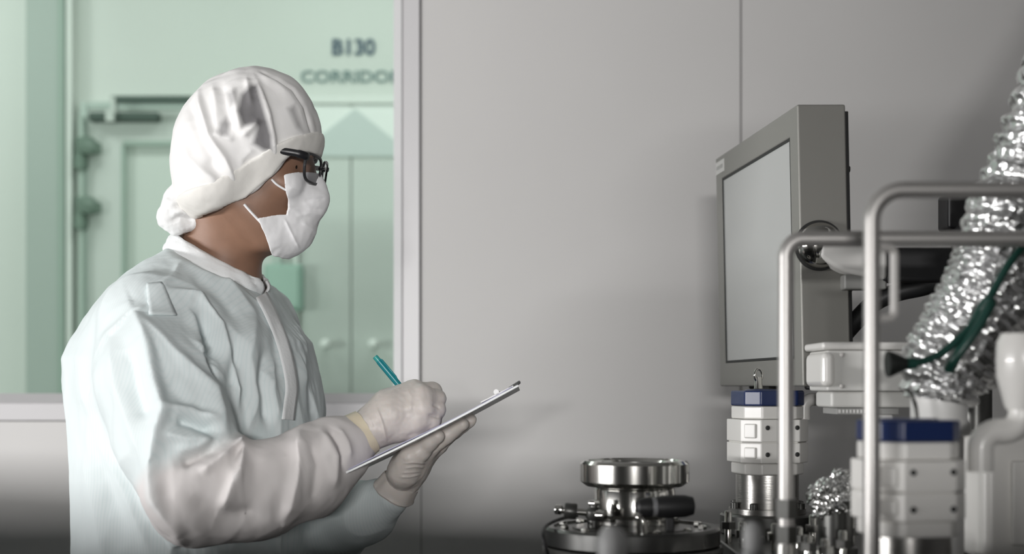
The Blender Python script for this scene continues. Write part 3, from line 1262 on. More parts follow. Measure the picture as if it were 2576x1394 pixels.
hv, hf = surface(hood_sdf, (-.57, 1.92, 1.44), (-.24, 2.22, 1.74), .0022)
hv = relax(hv, hf, 1)
hv = crumple(hv, hf, .0035, 16, 2)
hood_folds = [
    ([(648, 204), (676, 280), (690, 345), (694, 392)], .0075, 12, 1),
    ([(668, 215), (700, 290), (712, 380)], -.004, 20),
    ([(500, 226), (512, 278), (530, 342), (569, 398), (592, 462)], .008, 13, 1),
    ([(478, 250), (492, 310), (520, 370), (550, 420)], -.006, 13),
    ([(652, 300), (632, 322), (610, 342)], .006, 8),
    ([(584, 222), (596, 275), (606, 330)], .005, 9),
    ([(558, 215), (566, 270), (585, 330)], -.004, 10),
    ([(620, 196), (632, 262)], .004, 7),
    ([(535, 215), (545, 260), (548, 320)], .004, 10),
    ([(655, 180), (700, 200), (737, 224), (766, 268), (786, 340)], -.004, 3.5),
    ([(640, 180), (690, 205), (726, 235), (752, 275), (768, 335)], .002, 10),
    ([(450, 350), (480, 400), (520, 440), (560, 455)], .005, 14),
    ([(440, 430), (470, 460), (500, 480)], -.004, 12),
    ([(520, 400), (545, 440), (572, 470)], -.004, 10),
    ([(590, 350), (560, 345), (535, 335)], .004, 9),
    ([(640, 370), (610, 400), (598, 440)], .003, 14),
]
hv = folds(hv, hf, hood_folds)
hv = relax(hv, hf, 1, .3)
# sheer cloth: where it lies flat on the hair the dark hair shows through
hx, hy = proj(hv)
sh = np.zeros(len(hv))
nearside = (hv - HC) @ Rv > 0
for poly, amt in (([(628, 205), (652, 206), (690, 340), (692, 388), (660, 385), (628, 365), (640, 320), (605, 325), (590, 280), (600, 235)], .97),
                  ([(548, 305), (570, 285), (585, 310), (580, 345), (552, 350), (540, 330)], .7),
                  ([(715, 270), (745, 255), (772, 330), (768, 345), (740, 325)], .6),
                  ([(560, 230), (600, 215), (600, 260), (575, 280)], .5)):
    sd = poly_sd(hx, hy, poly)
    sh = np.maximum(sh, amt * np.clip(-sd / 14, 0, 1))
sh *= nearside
M_hood = mat('hood_cloth', (0.86, 0.85, 0.84), 0.85, spec=0.15, bump=0.12, bscale=160)
nt = M_hood.node_tree
an = nt.nodes.new('ShaderNodeAttribute')
an.attribute_name = 'hair_show'
mxc = nt.nodes.new('ShaderNodeMix')
mxc.data_type = 'RGBA'
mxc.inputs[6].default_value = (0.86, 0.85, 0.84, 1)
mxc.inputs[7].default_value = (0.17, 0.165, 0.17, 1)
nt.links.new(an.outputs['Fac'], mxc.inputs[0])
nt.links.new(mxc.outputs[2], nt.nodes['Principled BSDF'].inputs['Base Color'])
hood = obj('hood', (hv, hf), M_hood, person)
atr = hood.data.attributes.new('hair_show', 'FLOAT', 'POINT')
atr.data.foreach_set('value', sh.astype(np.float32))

# hair under the hood
hair_v, hair_f = surface(lambda P: np.maximum(np.maximum(head_hull(P) - .0012, cut_g(P, [(x, y - 12) for x, y in CUTL])), -(head_hull(P) + .006)), (-.57, 1.92, 1.44), (-.24, 2.22, 1.74), .0035)
obj('hair', (hair_v, hair_f), mat('hair', (0.02, 0.018, 0.016), 0.5), person)

# band round the lower edge of the hood
def band_sdf(P):
    d = hood_outer(P) - .003
    g1 = cut_g(P, [(x, y + 1) for x, y in CUTL])
    up = [(1000, 338), (812, 338), (787, 341), (735, 366), (681, 394), (595, 450), (531, 484), (475, 500), (430, 515), (200, 560)]
    g2 = -cut_g(P, up)
    d = smax(d, smax(g1, g2, .002), .003)
    return np.maximum(d, -(np.minimum(hood_outer(P) + .003, head(P) - .0012)))


b2v, b2f = surface(band_sdf, (-.57, 1.92, 1.44), (-.24, 2.22, 1.74), .0022)
b2v = relax(b2v, b2f, 1)
b2v = crumple(b2v, b2f, .0015, 22, 6)
M_band = mat('hood_band_cloth', (0.85, 0.83, 0.79), 0.85, spec=0.15, bump=0.12, bscale=160)
obj('hood_band', (b2v, b2f), M_band, hood)

# knot and tails of the hood tie
def knot_sdf(P):
    d = s_chain(P, [nat(486, 500, 2.06), nat(448, 482, 2.05), nat(436, 492, 2.055), nat(446, 512, 2.06)], [.010, .010, .009, .008], .012)
    e = s_chain(P, [nat(478, 515, 2.06), nat(440, 520, 2.05), nat(420, 548, 2.05), nat(444, 568, 2.055), nat(492, 562, 2.06)], [.013, .016, .012, .011, .010], .014)
    e = smin(e, s_chain(P, [nat(455, 540, 2.055), nat(480, 545, 2.06)], [.018, .014], .01), .01)
    return smin(d, e, .008)


kv, kf = surface(knot_sdf, (-.57, 1.97, 1.45), (-.42, 2.13, 1.57), .002)
kv = relax(kv, kf, 1)
kv = crumple(kv, kf, .002, 60, 4)
kv = folds(kv, kf, [([(495, 525), (460, 515), (436, 520)], -.005, 6), ([(490, 556), (455, 548), (428, 556)], -.005, 6), ([(480, 540), (450, 532), (430, 540)], .003, 6), ([(470, 490), (450, 494)], -.003, 5)])
obj('tie_knot', (kv, kf), M_cloth, hood)

# ---- face mask
MPOLY = [(709, 458), (740, 449), (769, 441), (1000, 441), (1000, 655), (820, 652), (754, 656), (681, 648), (664, 604), (645, 562), (685, 553), (716, 551), (721, 535), (719, 515), (710, 486)]


def mask_hull(P):
    q = hl(P)
    d = s_ell(q, (.034, 0, -.05), (.060, .063, .088))
    d = smin(d, s_cone(q, (.064, 0, -.104), (.079, 0, -.104), .031, .027), .035)
    d = smin(d, s_cone(q, (.092, 0, -.014), (.109, 0, -.050), .006, .013), .015)
    d = smin(d, s_cone(q, (.100, 0, -.055), (.094, 0, -.094), .018, .019), .03)
    for s in (-1, 1):
        d = smin(d, s_cone(q, (.012, s * .052, -.080), (.052, s * .026, -.124), .017, .013), .03)
    d = smin(d, s_cone(q, (.030, 0, -.122), (.066, 0, -.120), .022, .016), .03)
    return smin(d, head(P), .006)


def mask_sdf(P):
    d = mask_hull(P)
    x, y = happ(P)
    g = poly_sd(x, y, MPOLY) * K0 * .75
    return np.maximum(np.maximum(np.abs(d - .0045) - .0016, g), hl(P)[:, 0] * -1 + .0)


mv, mf = surface(mask_sdf, (-.42, 1.93, 1.40), (-.22, 2.16, 1.60), .0012)
mv = relax(mv, mf, 1)
mv = crumple(mv, mf, .0016, 30, 8)
mv = folds(mv, mf, [([(716, 552), (735, 590), (752, 624)], .0022, 4), ([(765, 506), (795, 501), (822, 500)], -.0012, 6), ([(745, 545), (780, 535), (818, 540)], .0015, 8),
                    ([(735, 520), (775, 525), (815, 528)], -.0012, 6), ([(722, 470), (760, 478), (800, 476)], .0012, 7), ([(760, 560), (790, 580), (800, 596)], .0015, 6),
                    ([(700, 470), (718, 500), (724, 540)], .0015, 4)])
M_mask = mat('mask_fabric', (0.87, 0.865, 0.875), 0.8, spec=0.2, bump=0.06, bscale=500)
fmask = obj('face_mask', (mv, mf), M_mask, person)
headb = bvh_of(bv, bf)


def loop(pts):
    out = []
    for px, py in pts:
        h, n = cast(headb, px, py, .0025)
        out.append(h if h is not None else at(px, py, 2.0))
    ys = [p.y for p in out]
    return catmull(out, 8)


obj('ear_loop', TUBE(loop([(684, 452), (697, 464), (714, 474), (722, 478)]), .0016, 10), M_mask, fmask)
obj('ear_loop', TUBE(loop([(614, 514), (628, 530), (642, 545), (656, 560)]), .0018, 10), M_mask, fmask)

# ---- glasses
M_black = mat('black_plastic', (0.012, 0.012, 0.014), 0.35)
glasses = thing('glasses', None, None, tuple(hw(.1, 0, -.008)))
glasses.parent = person
lens_m = bpy.data.materials.new('clear_lens')
lens_m.use_nodes = True
nt = lens_m.node_tree
nt.nodes.clear()
o_ = nt.nodes.new('ShaderNodeOutputMaterial')
t_ = nt.nodes.new('ShaderNodeBsdfTransparent')
t_.inputs['Color'].default_value = (0.86, 0.87, 0.9, 1)
g_ = nt.nodes.new('ShaderNodeBsdfGlossy')
g_.inputs['Roughness'].default_value = 0.03
f_ = nt.nodes.new('ShaderNodeFresnel')
f_.inputs['IOR'].default_value = 1.5
x_ = nt.nodes.new('ShaderNodeMixShader')
nt.links.new(f_.outputs['Fac'], x_.inputs['Fac'])
nt.links.new(t_.outputs['BSDF'], x_.inputs[1])
nt.links.new(g_.outputs['BSDF'], x_.inputs[2])
nt.links.new(x_.outputs['Shader'], o_.inputs['Surface'])


def lens_outline(s, grow=0.0, n=48):
    pts = []
    for i in range(n):
        a = 2 * PI * i / n
        e = 4.0
        c, si = math.cos(a), math.sin(a)
        r = (abs(c) ** e + abs(si) ** e) ** (-1 / e)
        y = (.0265 + grow) * r * c
        z = (.0185 + grow) * r * si
        if z < 0:
            y *= 1 - .12 * (-z / .0185)
        yy = s * .0335 + y
        x = .1125 - .20 * abs(yy) ** 1.6 * 4
        pts.append(Vector(hw(x - 0.10 * z, yy, -.010 + z)))
    return pts


for s in (-1, 1):
    inn = lens_outline(s, -.0009)
    ou = lens_outline(s, .0026)
    bm = bmesh.new()
    fo = Vector(Fv) * .0016
    R4 = [[bm.verts.new(p + d) for p in ring] for ring, d in ((inn, fo), (ou, fo), (ou, -fo), (inn, -fo))]
    for a, b in zip(R4, R4[1:] + R4[:1]):
        for i in range(48):
            j = (i + 1) % 48
            bm.faces.new((a[i], a[j], b[j], b[i]))
    rim = obj('rim', bm, M_black, glasses, bevel=.0004, segs=1)
    bm = bmesh.new()
    lp = lens_outline(s, -.0007)
    bm.faces.new([bm.verts.new(p) for p in lp])
    obj('lens', bm, lens_m, rim, smooth=False)
    hinge = Vector(hw(.099, s * .062, .002))
    ear = Vector(hw(-.005, s * .0865, -.004))
    bm = bmesh.new()
    pts = [Vector(hw(.1045, s * .0595, .002)), Vector(hw(.1025, s * .066, .002)), Vector(hw(.092, s * .072, .002)), Vector(hw(.07, s * .0765, .001)), Vector(hw(.03, s * .082, -.001)), ear]
    if s > 0:
        pts = pts[1:]
    tube(bm, catmull(pts, 6), [.0020] * 80 if s > 0 else [.0030] * 12 + [.0026] * 6 + [.0022] * 60, 10)
    for v in bm.verts:
        # temples are taller than they are thick
        q = np.array(v.co) - HC
        zz = q @ Uv
        v.co += Vector(Uv) * float((zz - .001) * .9)
    obj('temple', bm, M_black, glasses)
bm = TUBE(catmull([hw(.1125, -.008, -.006), hw(.1145, -.004, -.003), hw(.1145, .004, -.003), hw(.1125, .008, -.006)], 5), .0018, 10)
obj('bridge', bm, M_black, glasses)
# eyes with lids
for s in (-1, 1):
    c = hw(.0735, s * .031, -.014)
    e = obj('eye', LATHE([(0, -.0115), (.008, -.0083), (.0115, 0), (.0108, .004), (.0085, .0078), (.0055, .0101)] + [(.0055, .0101), (0, .0112)], c, Fv, 24), mat('eye_white', (0.75, 0.72, 0.7), 0.2), person)
    obj('iris', LATHE([(.0056, .0098), (.0046, .0112), (.002, .0119), (0, .012)], c, Fv, 20), mat('iris', (0.02, 0.012, 0.008), 0.1), e)
    bm = TUBE(catmull([hw(.0925, s * .016, .004), hw(.0915, s * .030, .008), hw(.083, s * .046, .004)], 6), [.0022] * 3 + [.0028] * 7 + [.002] * 3, 8)
    obj('eyebrow', bm, mat('hair', (0, 0, 0)), person)

# ---- trousers and overshoes (below the frame)
def legs(P):
    d = None
    for s, x, y in ((1, -.50, 1.99), (-1, -.46, 2.20)):
        e = s_chain(P, [np.array([x, y, .80]), np.array([x + .01, y, .48]), np.array([x - .01, y, .11])], [.095, .072, .058], .03)
        d = e if d is None else smin(d, e, .02)
    d = smin(d, s_cone(P, np.array([-.49, 2.01, .86]), np.array([-.46, 2.18, .86]), .11, .11), .05)
    return smax(d, .07 - P[:, 2], .01)


tv, tf = surface(legs, (-.68, 1.8, .05), (-.3, 2.4, .98), .008)
obj('trousers', (relax(tv, tf, 1), tf), M_gown, person)
for x, y in ((-.50, 1.99), (-.46, 2.20)):
    sv, sf = surface(lambda P: smax(smin(s_cone(P, (x - .05, y, .045), (x + .15, y - .02, .035), .046, .042), s_cone(P, (x - .01, y, .05), (x - .01, y, .16), .05, .056), .03), .001 - P[:, 2], .004), (x - .13, y - .1, -.01), (x + .24, y + .1, .24), .007)
    obj('overshoe', (relax(sv, sf, 1), sf), M_cloth, person)

# =================================================================== clipboard and pen
BL = nat(896, 1182, 1.98)
BR = nat(1305, 975, 1.98)
bx = Vector(BR - BL)
blen = bx.length
bx.normalize()
mid = Vector((BL + BR) / 2)
by = (mid - Vector((0, 0, CAMZ)))
by = (by - bx * by.dot(bx)).normalized()
bz = bx.cross(by).normalized()
by = (by - bz * 0.028).normalized()
bz = bx.cross(by).normalized()
if bz.z < 0:
    bz = -bz
MB = basis_from(bx, bz.cross(bx), bz, BL)
clip = thing('clipboard', 'clipboard with white paper held in gloved hands, seen edge-on', 'clipboard', tuple(BL))
bm = bmesh.new()
NS = 28
def sag(t):
    return -.004 * math.sin(PI * t) - .0
rows = []
for i in range(NS + 1):
    t = i / NS
    z = .004 * math.sin(PI * t * 1.0) * -0.6
    rows.append([bm.verts.new(MB @ Vector((blen * t, w_, z + h_))) for w_, h_ in ((-.108, -.0016), (.108, -.0016), (.108, .0008), (-.108, .0008))])
for a, b in zip(rows[:-1], rows[1:]):
    for k in range(4):
        j = (k + 1) % 4
        bm.faces.new((a[k], a[j], b[j], b[k]))
bm.faces.new(rows[0])
bm.faces.new(rows[-1])
obj('board', bm, mat('clipboard_board', (0.72, 0.74, 0.74), 0.35), clip, smooth=False)
bm = bmesh.new()
rows = []
for i in range(NS + 1):
    t = i / NS
    z = .004 * math.sin(PI * t) * -0.6 + .0012 + .001 * math.sin(PI * t * 2)
    rows.append([bm.verts.new(MB @ Vector((blen * (.015 + .955 * t), w_, z + h_))) for w_, h_ in ((-.106, 0), (.106, 0), (.106, .0013), (-.106, .0013))])
for a, b in zip(rows[:-1], rows[1:]):
    for k in range(4):
        j = (k + 1) % 4
        bm.faces.new((a[k], a[j], b[j], b[k]))
bm.faces.new(rows[0])
bm.faces.new(rows[-1])
obj('paper', bm, mat('paper_bluish', (0.42, 0.41, 0.56), 0.7), clip, smooth=False)
M_chrome = mat('chrome', (0.72, 0.71, 0.69), 0.12, 1.0)
bm = bmesh.new()
box(bm, (blen - .055, -.05, .003), (blen - .006, .05, .0045), MB)
tube(bm, [MB @ Vector((blen - .030, y, .0068)) for y in (-.05, .05)], .0038, 14)
tube(bm, fillet([MB @ Vector((blen - .012, -.04, .004)), MB @ Vector((blen + .004, -.03, .006)), MB @ Vector((blen + .004, .03, .006)), MB @ Vector((blen - .012, .04, .004))], .006), .0016, 8)
obj('spring_clip', bm, mat('clip_metal', (0.34, 0.34, 0.34), 0.45, 0.8), clip)

pen = thing('pen', 'teal ballpoint pen held in the writing hand above the clipboard', 'pen', tuple(nat(1092, 1075, 2.005)))
PT = nat(950, 905, 2.0)
PB = nat(1094, 1077, 2.008)
ax = Vector(PB - PT)
Lp = ax.length
M_teal = mat('teal_plastic', (0.02, 0.27, 0.31), 0.3)
obj('barrel', LATHE([(0, .002), (.0042, .002), (.0046, .006), (.0046, Lp * .78), (.0042, Lp * .86), (.0018, Lp * .97), (0, Lp * .97)], PT, ax, 24), M_teal, pen)
obj('tip', LATHE([(0.0016, Lp * .965), (.0012, Lp * .985), (.0004, Lp), (0, Lp)], PT, ax, 16), M_chrome, pen)
obj('button', LATHE([(0, -.006), (.0036, -.006), (.004, -.004), (.004, .0035), (0, .0035)], PT, ax, 20), mat('teal_light', (0.05, 0.42, 0.40), 0.3), pen)
pf, pn_, pb = ax.normalized(), None, None
sd = Vector((0.55, -0.75, 0.45))
sd = (sd - pf * sd.dot(pf)).normalized()
bm = TUBE([Vector(PT) + sd * .0045 + pf * .002, Vector(PT) + sd * .0068 + pf * .004, Vector(PT) + sd * .0068 + pf * .034, Vector(PT) + sd * .0052 + pf * .038], .0012, 10)
obj('pocket_clip', bm, M_teal, pen)

# =================================================================== equipment
M_steel = mat('brushed_steel', (0.50, 0.49, 0.47), 0.28, 1.0, bump=0.08, bscale=60, aniso=(1, 1, 12))
M_polish = mat('polished_steel', (0.62, 0.61, 0.58), 0.14, 1.0)
M_dsteel = mat('dark_steel', (0.12, 0.12, 0.115), 0.35, 0.8)
M_bench = mat('bench_dark', (0.035, 0.035, 0.036), 0.4)
M_rubber = mat('black_rubber', (0.012, 0.012, 0.013), 0.5)
M_blue = mat('blue_plastic', (0.012, 0.027, 0.105), 0.3)
M_tube = mat('satin_tube', (0.50, 0.485, 0.47), 0.42, 0.75)
M_grey = mat('grey_casting', (0.64, 0.63, 0.61), 0.4)
M_mon = mat('monitor_housing', (0.26, 0.255, 0.236), 0.42, 0.25, bump=0.02, bscale=300)
BZ = 1.049                                   # bench top

# bench: a frame on four legs with a dark top
bench = thing('equipment_bench', 'dark equipment bench along the lower right carrying the pumps and tube frames', 'bench', (0.9, 1.5, 0))
bm = bmesh.new()
P = [(.27, 2.08), (.27, .95), (1.55, .95), (1.55, 2.08)]
box(bm, (.27, .95, BZ - .03), (1.55, 2.08, BZ))
obj('bench_top', bm, M_dsteel, bench, smooth=False, bevel=.002)
obj('cabinet', BX((.29, .98, .10), (1.53, 2.06, BZ - .03)), M_bench, bench, smooth=False, bevel=.004)
for x in (.33, 1.49):
    for y in (1.02, 2.02):
        obj('foot', LATHE([(0, 0), (.035, 0), (.035, .012), (.015, .02), (.015, .1), (0, .1)], (x, y, 0), n=24), M_rubber, bench)

# round vacuum chamber with its lid, and the flanged port
CYc = 1.75
cc = at(1590, 1325, CYc)
LZ = cc.z                                     # lid top
CRr = .107
ch = thing('vacuum_chamber', 'round dark metal vacuum chamber with lipped lid at bottom centre, below the polished flange port', 'vacuum chamber', (cc.x, CYc, 0))
obj('lid', LATHE([(0, 0), (CRr - .035, 0), (CRr - .034, -.002), (CRr - .012, -.002), (CRr - .011, .001), (CRr - .003, .001), (CRr, -.002), (CRr, -.020), (CRr - .004, -.022), (0, -.022)], (cc.x, CYc, LZ), n=96), mat('lid_steel', (0.12, 0.12, 0.117), 0.33, 0.9), ch)
obj('lid_rim', LATHE([(CRr - .012, -.0225), (CRr + .0015, -.0225), (CRr + .003, -.025), (CRr + .003, -.040), (CRr + .0015, -.042), (CRr - .012, -.042)], (cc.x, CYc, LZ), n=96, cap=False), M_dsteel, ch)
obj('shell', LATHE([(0, -.0225), (CRr - .008, -.0225), (CRr - .008, -.30), (CRr + .005, -.31), (CRr + .005, -.33), (0, -.33)], (cc.x, CYc, LZ), n=96), M_bench, ch)
obj('pedestal', LATHE([(0, 0), (.085, 0), (.085, .02), (.05, .05), (.045, LZ - .33), (0, LZ - .33)], (cc.x, CYc, 0), n=48), M_dsteel, ch)
for k in range(12):
    a = 2 * PI * (k + .5) / 12
    obj('lid_bolt', LATHE([(0, 0), (.0055, 0), (.0055, .005), (.003, .0065), (0, .0065)], (cc.x + math.cos(a) * (CRr - .021), CYc + math.sin(a) * (CRr - .021), LZ - .0021), n=6), M_polish, ch)

FYc = 1.80
fc = at(1596, 1158, FYc)
zf = fc.z
rf_ = 137 / FPX * FYc
rn = 103 / FPX * FYc
port = thing('flange_port', 'polished steel vacuum flange port with wide round rim standing on the chamber lid', 'flange port', (fc.x, FYc, LZ))
obj('rim', LATHE([(rn - .012, -.004), (rn - .010, -.0015), (rn + .006, -.0015), (rn + .007, .0), (rf_ - .004, 0), (rf_, -.004), (rf_, -.026), (rf_ - .008, -.032), (rn, -.0335), (rn - .012, -.0335)], (fc.x, FYc, zf), n=96, cap=False), M_polish, port)
obj('bore', LATHE([(rn - .0121, -.004), (rn - .0121, -.05), (0, -.05)], (fc.x, FYc, zf), n=64, cap=False), M_dsteel, port)
obj('neck', LATHE([(rn - .0119, -.034), (rn - .002, -.034), (rn - .0005, -.038), (rn - .0005, LZ - zf + .012), (rn + .004, LZ - zf + .008), (rn + .004, LZ - zf + .0005), (rn - .0119, LZ - zf + .0005)], (fc.x, FYc, zf), n=96, cap=False), M_polish, port)
# black quick-release lever on the port
lev = thing('clamp_lever', 'black rounded clamp lever with grey band, against the neck of the flange port', 'clamp lever', tuple(at(1670, 1300, 1.66)))
kn = at(1672, 1275, 1.665)
prof = [(0, -.034), (.006, -.034), (.0098, -.031), (.0118, -.022), (.0118, -.016)]
prof2 = [(0.0118, -.010), (.0130, -.004), (.0136, .010), (.0130, .024), (.0105, .0335), (.006, .035), (0, .035)]
axl = Vector((1, .12, 0.02))
obj('grip', LATHE([(r, h) for r, h in prof2[::-1]] + [(0, -.010)], kn, axl, 32), M_rubber, lev)
obj('grip_cap', LATHE(prof + [(0, -.016)], kn, axl, 32), M_rubber, lev)
obj('band', LATHE([(0, -.0165), (.0105, -.0165), (.0112, -.014), (.0105, -.0095), (0, -.0095)], kn, axl, 32), mat('band_grey', (0.25, 0.25, 0.26), 0.4), lev)
a0 = at(1605, 1292, 1.655)
bm = TUBE(catmull([at(1614, 1290, 1.66), at(1606, 1300, 1.657), at(1616, 1312, 1.655), Vector((at(1620, 1330, 1.655).x, 1.655, LZ - .002))], 6), .0042, 12)
obj('pivot_rod', bm, M_polish, lev)
obj('mount', BX((kn.x + .002, kn.y + .004, LZ + .0012), (kn.x + .012, kn.y + .016, kn.z - .0125)), M_rubber, lev, smooth=False, bevel=.002)

# wing-screw valve at the left of the lid
vx = at(1395, 1283, 1.74)
val = thing('bleed_valve', 'small steel bleed valve with a horizontal spindle at the left of the flange port', 'valve', tuple(at(1500, 1330, 1.74)))
pth = lambda px, py, Y=1.74: at(px, py, Y)
axv = (pth(1490, 1292) - pth(1395, 1281))
Lv = axv.length
obj('spindle', LATHE([(0, 0), (.0045, 0), (.006, .002), (.006, .008), (.0042, .010), (.0042, Lv), (0, Lv)], pth(1395, 1281), axv, 24), M_polish, val)
obj('knurled_nut', LATHE([(.0045, .012), (.009, .012), (.0098, .014), (.0098, .025), (.009, .027), (.0045, .027)], pth(1395, 1281), axv, 20, cap=False), M_dsteel, val)
obj('body', LATHE([(0, -.004), (.008, -.004), (.0105, .001), (.0105, .007), (.007, .011), (.005, .012), (.005, .0145), (0, .0145)], pth(1494, 1301), (0, 0, 1), 28), M_dsteel, val)
obj('cap_screw', LATHE([(0, .0145), (.007, .0145), (.0078, .016), (.0078, .0185), (.006, .0205), (0, .0205)], pth(1494, 1301), (0, 0, 1), 6), M_polish, val)
zb = pth(1494, 1301).z
obj('stem', LATHE([(0, -.004), (.008, -.004), (.008, LZ - zb + .0005), (.0, LZ - zb + .0005)], pth(1494, 1301), (0, 0, 1), 24), M_dsteel, val)
obj('side_port', LATHE([(0, 0), (.0062, 0), (.0072, .003), (.0072, .011), (0, .011)], pth(1502, 1296, 1.728), (.9, -.4, 0), 20), M_polish, val)
# thin black hose curving round the lid edge
tag(obj('hose', TUBE(catmull([at(1452, 1297, 1.79), at(1420, 1303, 1.77), at(1392, 1313, 1.73), at(1372, 1326, 1.69), at(1366, 1346, 1.655), at(1374, 1380, 1.65), at(1390, 1430, 1.66)], 8), .0021, 10), M_rubber),
    'thin black hose curling round the left edge of the chamber lid', 'hose')

# foreground posts, out of focus at the bottom edge
def post(px, py, Y, r, name_label, r2=None, m=None, base=None):
    p = at(px, py, Y)
    o = thing('steel_post', name_label, 'post', (p.x, Y, base if base is not None else BZ), 'foreground posts')
    return o, p

stand = thing('front_rail_stand', 'dark stand in front of the chamber carrying short steel posts', 'stand', (.25, 1.25, 0))
obj('rail', BX((.02, 1.20, .93), (.27, 1.30, .955)), M_bench, stand, smooth=False, bevel=.003)
for x in (.05, .24):
    obj('leg', BX((x - .015, 1.235, 0), (x + .015, 1.265, .93)), M_bench, stand, smooth=False, bevel=.002)
for px, py, r, lab in ((1540, 1322, .0125, 'short blurred steel post in front of the chamber lid'), (1893, 1312, .0085, 'short blurred steel post at the bottom edge, below the sharp blue-ringed pump head')):
    p = at(px, py, 1.25)
    o = thing('steel_post', lab, 'post', (p.x, 1.25, .955))
    zz = p.z - .955
    obj('shaft', LATHE([(0, 0), (r * 1.25, 0), (r * 1.25, zz - 3.1 * r), (0, zz - 3.1 * r)], (p.x, 1.25, .9555), n=32), mat('post_steel', (0.2, 0.2, 0.2), 0.5, 0.4), o)
    obj('tip', LATHE([(0, zz - 3.05 * r), (r, zz - 3.05 * r), (r * 1.05, zz - 1.2 * r), (r * .8, zz - .4 * r), (r * .4, zz - .08 * r), (0, zz)], (p.x, 1.25, .9555), n=32), mat('post_tip', (0.30, 0.30, 0.30), 0.5), o)

# ------------------------------------------------ white valve heads with blue rings
M_valve = mat('white_valve', (0.83, 0.815, 0.785), 0.28, coat=0.3)
M_hole = mat('screw_hole', (0.02, 0.02, 0.02), 0.4)
MU = 1.95 / FPX                               # metres per frame pixel at the middle valve


def make_valve(base, label):
    """modelled in the measurements of the middle valve; base centre of the steel barrel"""
    root = thing('pump_head', label, 'pump', (0, 0, 0), 'white pump heads with blue rings')
    c = Vector((0, 0, 0))
    zz = lambda py: (1290 - py) * MU
    # steel barrel
    obj('barrel', LATHE([(0, 0), (.052, 0), (.052, .007), (.0425, .0075), (.0425, zz(1192)), (0, zz(1192))], c, n=64), M_steel, root)
    for k in range(8):
        a = 2 * PI * (k + .3) / 8
        obj('bolt', LATHE([(0, .007), (.0058, .007), (.0058, .0145), (.0035, .016), (0, .016)], (math.cos(a) * .0475, math.sin(a) * .0475, 0), n=10), M_dsteel, root)

    # body: octagonal block with stepped neck above and below
    def octo(bm, z0, z1, hx, hy, ch, rot=0.0):
        pts = [(hx, -hy + ch), (hx, hy - ch), (hx - ch, hy), (-hx + ch, hy), (-hx, hy - ch), (-hx, -hy + ch), (-hx + ch, -hy), (hx - ch, -hy)]
        M = Matrix.Rotation(rot, 4, 'Z')
        a = [bm.verts.new(M @ Vector((x, y, z0))) for x, y in pts]
        b = [bm.verts.new(M @ Vector((x, y, z1))) for x, y in pts]
        bm.faces.new(a[::-1])
        bm.faces.new(b)
        for i in range(8):
            j = (i + 1) % 8
            bm.faces.new((a[i], a[j], b[j], b[i]))
    RT = math.radians(12)
    bm = bmesh.new()
    octo(bm, zz(1192), zz(1162), .043, .043, .018, RT)
    obj('lower_collar', bm, M_valve, root, smooth=False, bevel=.003)
    bm = bmesh.new()
    octo(bm, zz(1161.5), zz(1112), .0485, .047, .021, RT)
    octo(bm, zz(1109), zz(1054), .0485, .047, .021, RT)
    octo(bm, zz(1113), zz(1108), .0465, .045, .021, RT)
    body = obj('body', bm, M_valve, root, smooth=False, bevel=.003)
    for dx in (-.030, -.030):
        pass
    # raised ribs on the left corner faces
    for z0, z1 in ((1150, 1122), (1100, 1064)):
        bm = bmesh.new()
        box(bm, (-.0085, -.003, zz(z0)), (.0085, .003, zz(z1)), Matrix.Rotation(RT, 4, 'Z') @ Matrix.Translation((-.0385, -.0365, 0)) @ Matrix.Rotation(math.radians(-45), 4, 'Z'))
        obj('rib', bm, M_valve, body, smooth=False, bevel=.002)
    for px in (-.0185, .0235):
        for py in (1074, 1140):
            p = Matrix.Rotation(RT, 4, 'Z') @ Vector((px, -.047, 0))
            d = Matrix.Rotation(RT, 4, 'Z') @ Vector((0, -1, 0))
            obj('screw', LATHE([(0, -.002), (.0032, -.002), (.0032, .0009), (.002, .0013), (0, .0013)], (p.x, p.y, zz(py)), d, 16), M_hole, body)
    bm = bmesh.new()
    octo(bm, zz(1053.5), zz(1021), .043, .043, .019, RT)
    obj('upper_collar', bm, M_valve, root, smooth=False, bevel=.0025)
    # blue ring: flat-sided
    bm = bmesh.new()
    octo(bm, zz(1020.5), zz(982.5), .043, .043, .017, RT)
    obj('ring', bm, M_blue, root, smooth=False, bevel=.0025)
    obj('ring_cap', LATHE([(0, zz(982)), (.03, zz(982)), (.029, zz(980)), (0, zz(979.5))], c, n=40), M_blue, root)
    # side elbow and rounded white head
    ex = 1930
    pp = lambda px, py, y=0.0: Vector(((px - ex) * MU, y, zz(py)))
    bm = TUBE(fillet([pp(2022, 1056, 0), pp(2022, 1005, 0), pp(2074, 1005, 0), pp(2074, 968, 0)], .0125), .0088, 20)
    obj('side_pipe', bm, M_valve, root)
    bm = LATHE([(0, 0), (.0095, 0), (.011, .003), (.0135, .012), (.0165, .022), (.0175, .034), (.0172, .046), (.0145, .052), (0, .054)], pp(2073, 978, 0), (0.03, 0, 1), 32)
    obj('side_head', bm, M_valve, root)
    root.matrix_basis = Matrix.Translation(base)
    return root


